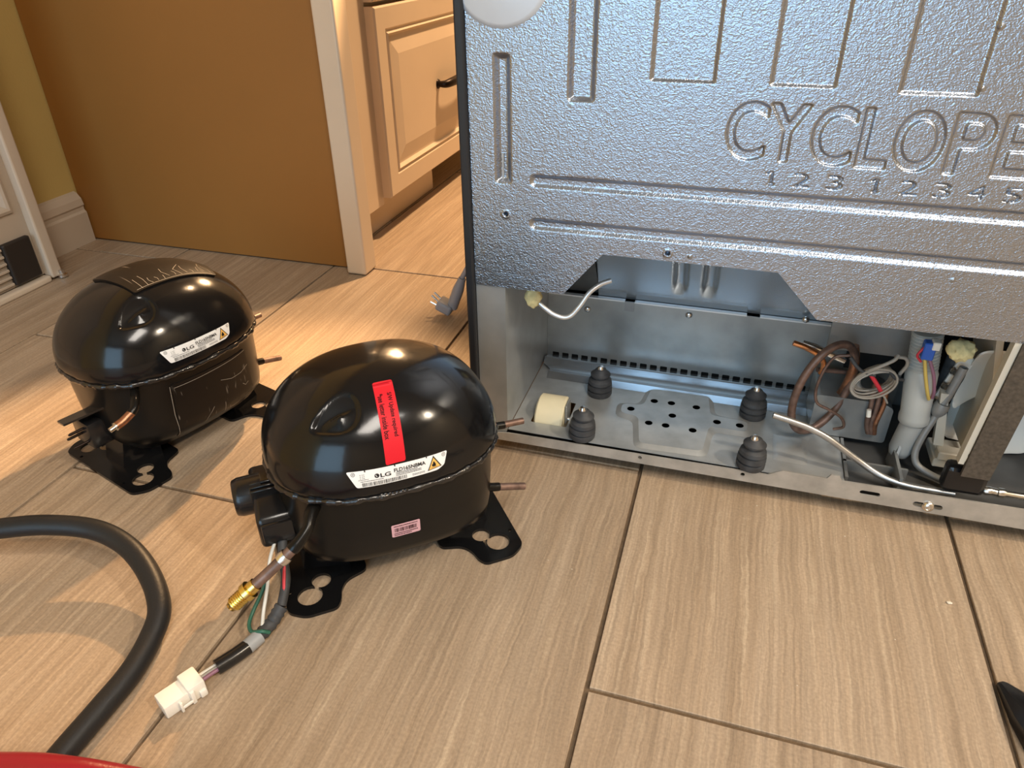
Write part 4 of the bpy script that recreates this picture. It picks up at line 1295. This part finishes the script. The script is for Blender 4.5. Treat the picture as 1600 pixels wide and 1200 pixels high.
# ------------------------------------------------------------------ hoses
hz = thing('hose', 'black rubber hose looping over the floor tiles at the left edge', 'hose', (-.40, -.03, 0))
wpart('hose_tube', T([(-.80, -.16, .0105), (-.70, -.105, .020), (-.620, -.055, .042), (-.544, -.024, .050), (-.504, -.008, .050), (-.465, .002, .045), (-.428, -.002, .037), (-.393, -.019, .028), (-.367, -.042, .019), (-.358, -.067, .0125), (-.352, -.097, .0105), (-.351, -.129, .0105), (-.351, -.160, .0105), (-.351, -.195, .0105), (-.358, -.25, .0105), (-.39, -.34, .0105)], .0096, n=20), 'hose_rubber', hz, 60)
hz = thing('hose', 'red rubber hose crossing over the black hose at the bottom left corner', 'hose', (-.34, -.18, 0))
wpart('hose_tube', T([(-.62, -.245, .0105), (-.50, -.225, .0110), (-.43, -.209, .0170), (-.385, -.199, .0265), (-.345, -.1905, .0320), (-.318, -.1845, .0305), (-.292, -.177, .0225), (-.262, -.170, .0135), (-.225, -.168, .0105), (-.16, -.175, .0105), (-.10, -.20, .0105)], .0098, n=20), 'red_hose', hz, 60)

# ------------------------------------------------------------------ power plug hanging at the refrigerator's side
pp = thing('power_plug', 'grey three-pin power plug on its cord, hanging beside the refrigerator side', 'plug', (-.33, .587, 0))
bm = T([(-.319, .587, .068), (-.325, .5865, .052), (-.331, .586, .036), (-.338, .586, .018)], lambda q: .0056 + .0030 * min(1, q * 2.5), n=14)
wpart('plug_body', bm, 'plug', pp, 40)
b2 = B((-.013, -.0125, -.0085), (.013, .0125, .0085), .004, 3)
b2.transform(Matrix.Translation((-.3485, .586, .0185)) @ Matrix.Rotation(math.radians(24), 4, 'Y'))
wpart('plug_face', b2, 'plug', pp, 40)
for p, q in (((-.355, .5805, .024), (-.3685, .5805, .0365)), ((-.355, .5915, .024), (-.3685, .5915, .0365)), ((-.359, .586, .016), (-.3735, .586, .0225))):
    wpart('prong', T([p, q], .0016, n=6, sub=1), 'steel', pp)
wpart('cord', T([(-.323, .588, .062), (-.308, .588, .090), (-.285, .588, .135), (-.250, .588, .195), (-.215, .590, .255), (-.1975, .595, .33), (-.1965, .60, .45), (-.1965, .60, .60)], .0040, n=12), 'plug', pp, 60)

# ------------------------------------------------------------------ black tool tip at the lower right
tt_ = thing('pry_tool', 'black tapered tool tip lying on the tile at the lower right edge', 'tool', (.33, .06, 0))
bm = bmesh.new(); dr = Vector((.48, -.88, 0)).normalized(); sd = Vector((dr.y, -dr.x, 0)); p0 = Vector((.3125, .0955, 0)); rr = []
for s_, hw, h0, h1 in ((0, .0030, .0012, .0050), (.003, .0042, .0006, .0070), (.030, .0165, .0004, .0130), (.055, .0240, .0003, .0180), (.160, .0250, .0003, .0200), (.172, .0200, .002, .0180)):
    c_ = p0 + dr * s_
    rr.append([c_ + sd * a + Vector((0, 0, z)) for a, z in ((-hw, h0), (hw, h0), (hw, h1 * .75), (hw * .6, h1), (-hw * .6, h1), (-hw, h1 * .75))])
grid_rings(bm, rr)
wpart('blade', bm, 'black_plastic', tt_, 30)
wpart('handle', lathe(bmesh.new(), p0 + dr * .165 + Vector((0, 0, .0135)), dr, [(0, .010), (.01, .0125), (.09, .0130), (.10, .009)], 18), 'black_plastic', tt_, 40)

# ------------------------------------------------------------------ grit on the tiles
bm = bmesh.new(); rnd = random.Random(5)
spots = [(.291, .176), (.125, .2625), (.185, .231), (-.064, .126), (.05, .20), (.24, .12), (.16, .05), (.09, .16)] + [(rnd.uniform(-.05, .3), rnd.uniform(0, .26)) for _ in range(5)]
for k, (a, b) in enumerate(spots):
    r_ = .0019 if k == 0 else rnd.uniform(.0003, .0006)
    g = bmesh.ops.create_icosphere(bm, subdivisions=1, radius=r_)
    for v in g['verts']: v.co = Vector((v.co.x * 1.5 + a, v.co.y + b, max(0, v.co.z * .5 + r_ * .45 + .0001)))
gr = bm_obj('grit', bm, 'debris'); gr['kind'] = 'stuff'; gr['label'] = 'pale grit scattered on the tiles before the refrigerator'; gr['category'] = 'debris'
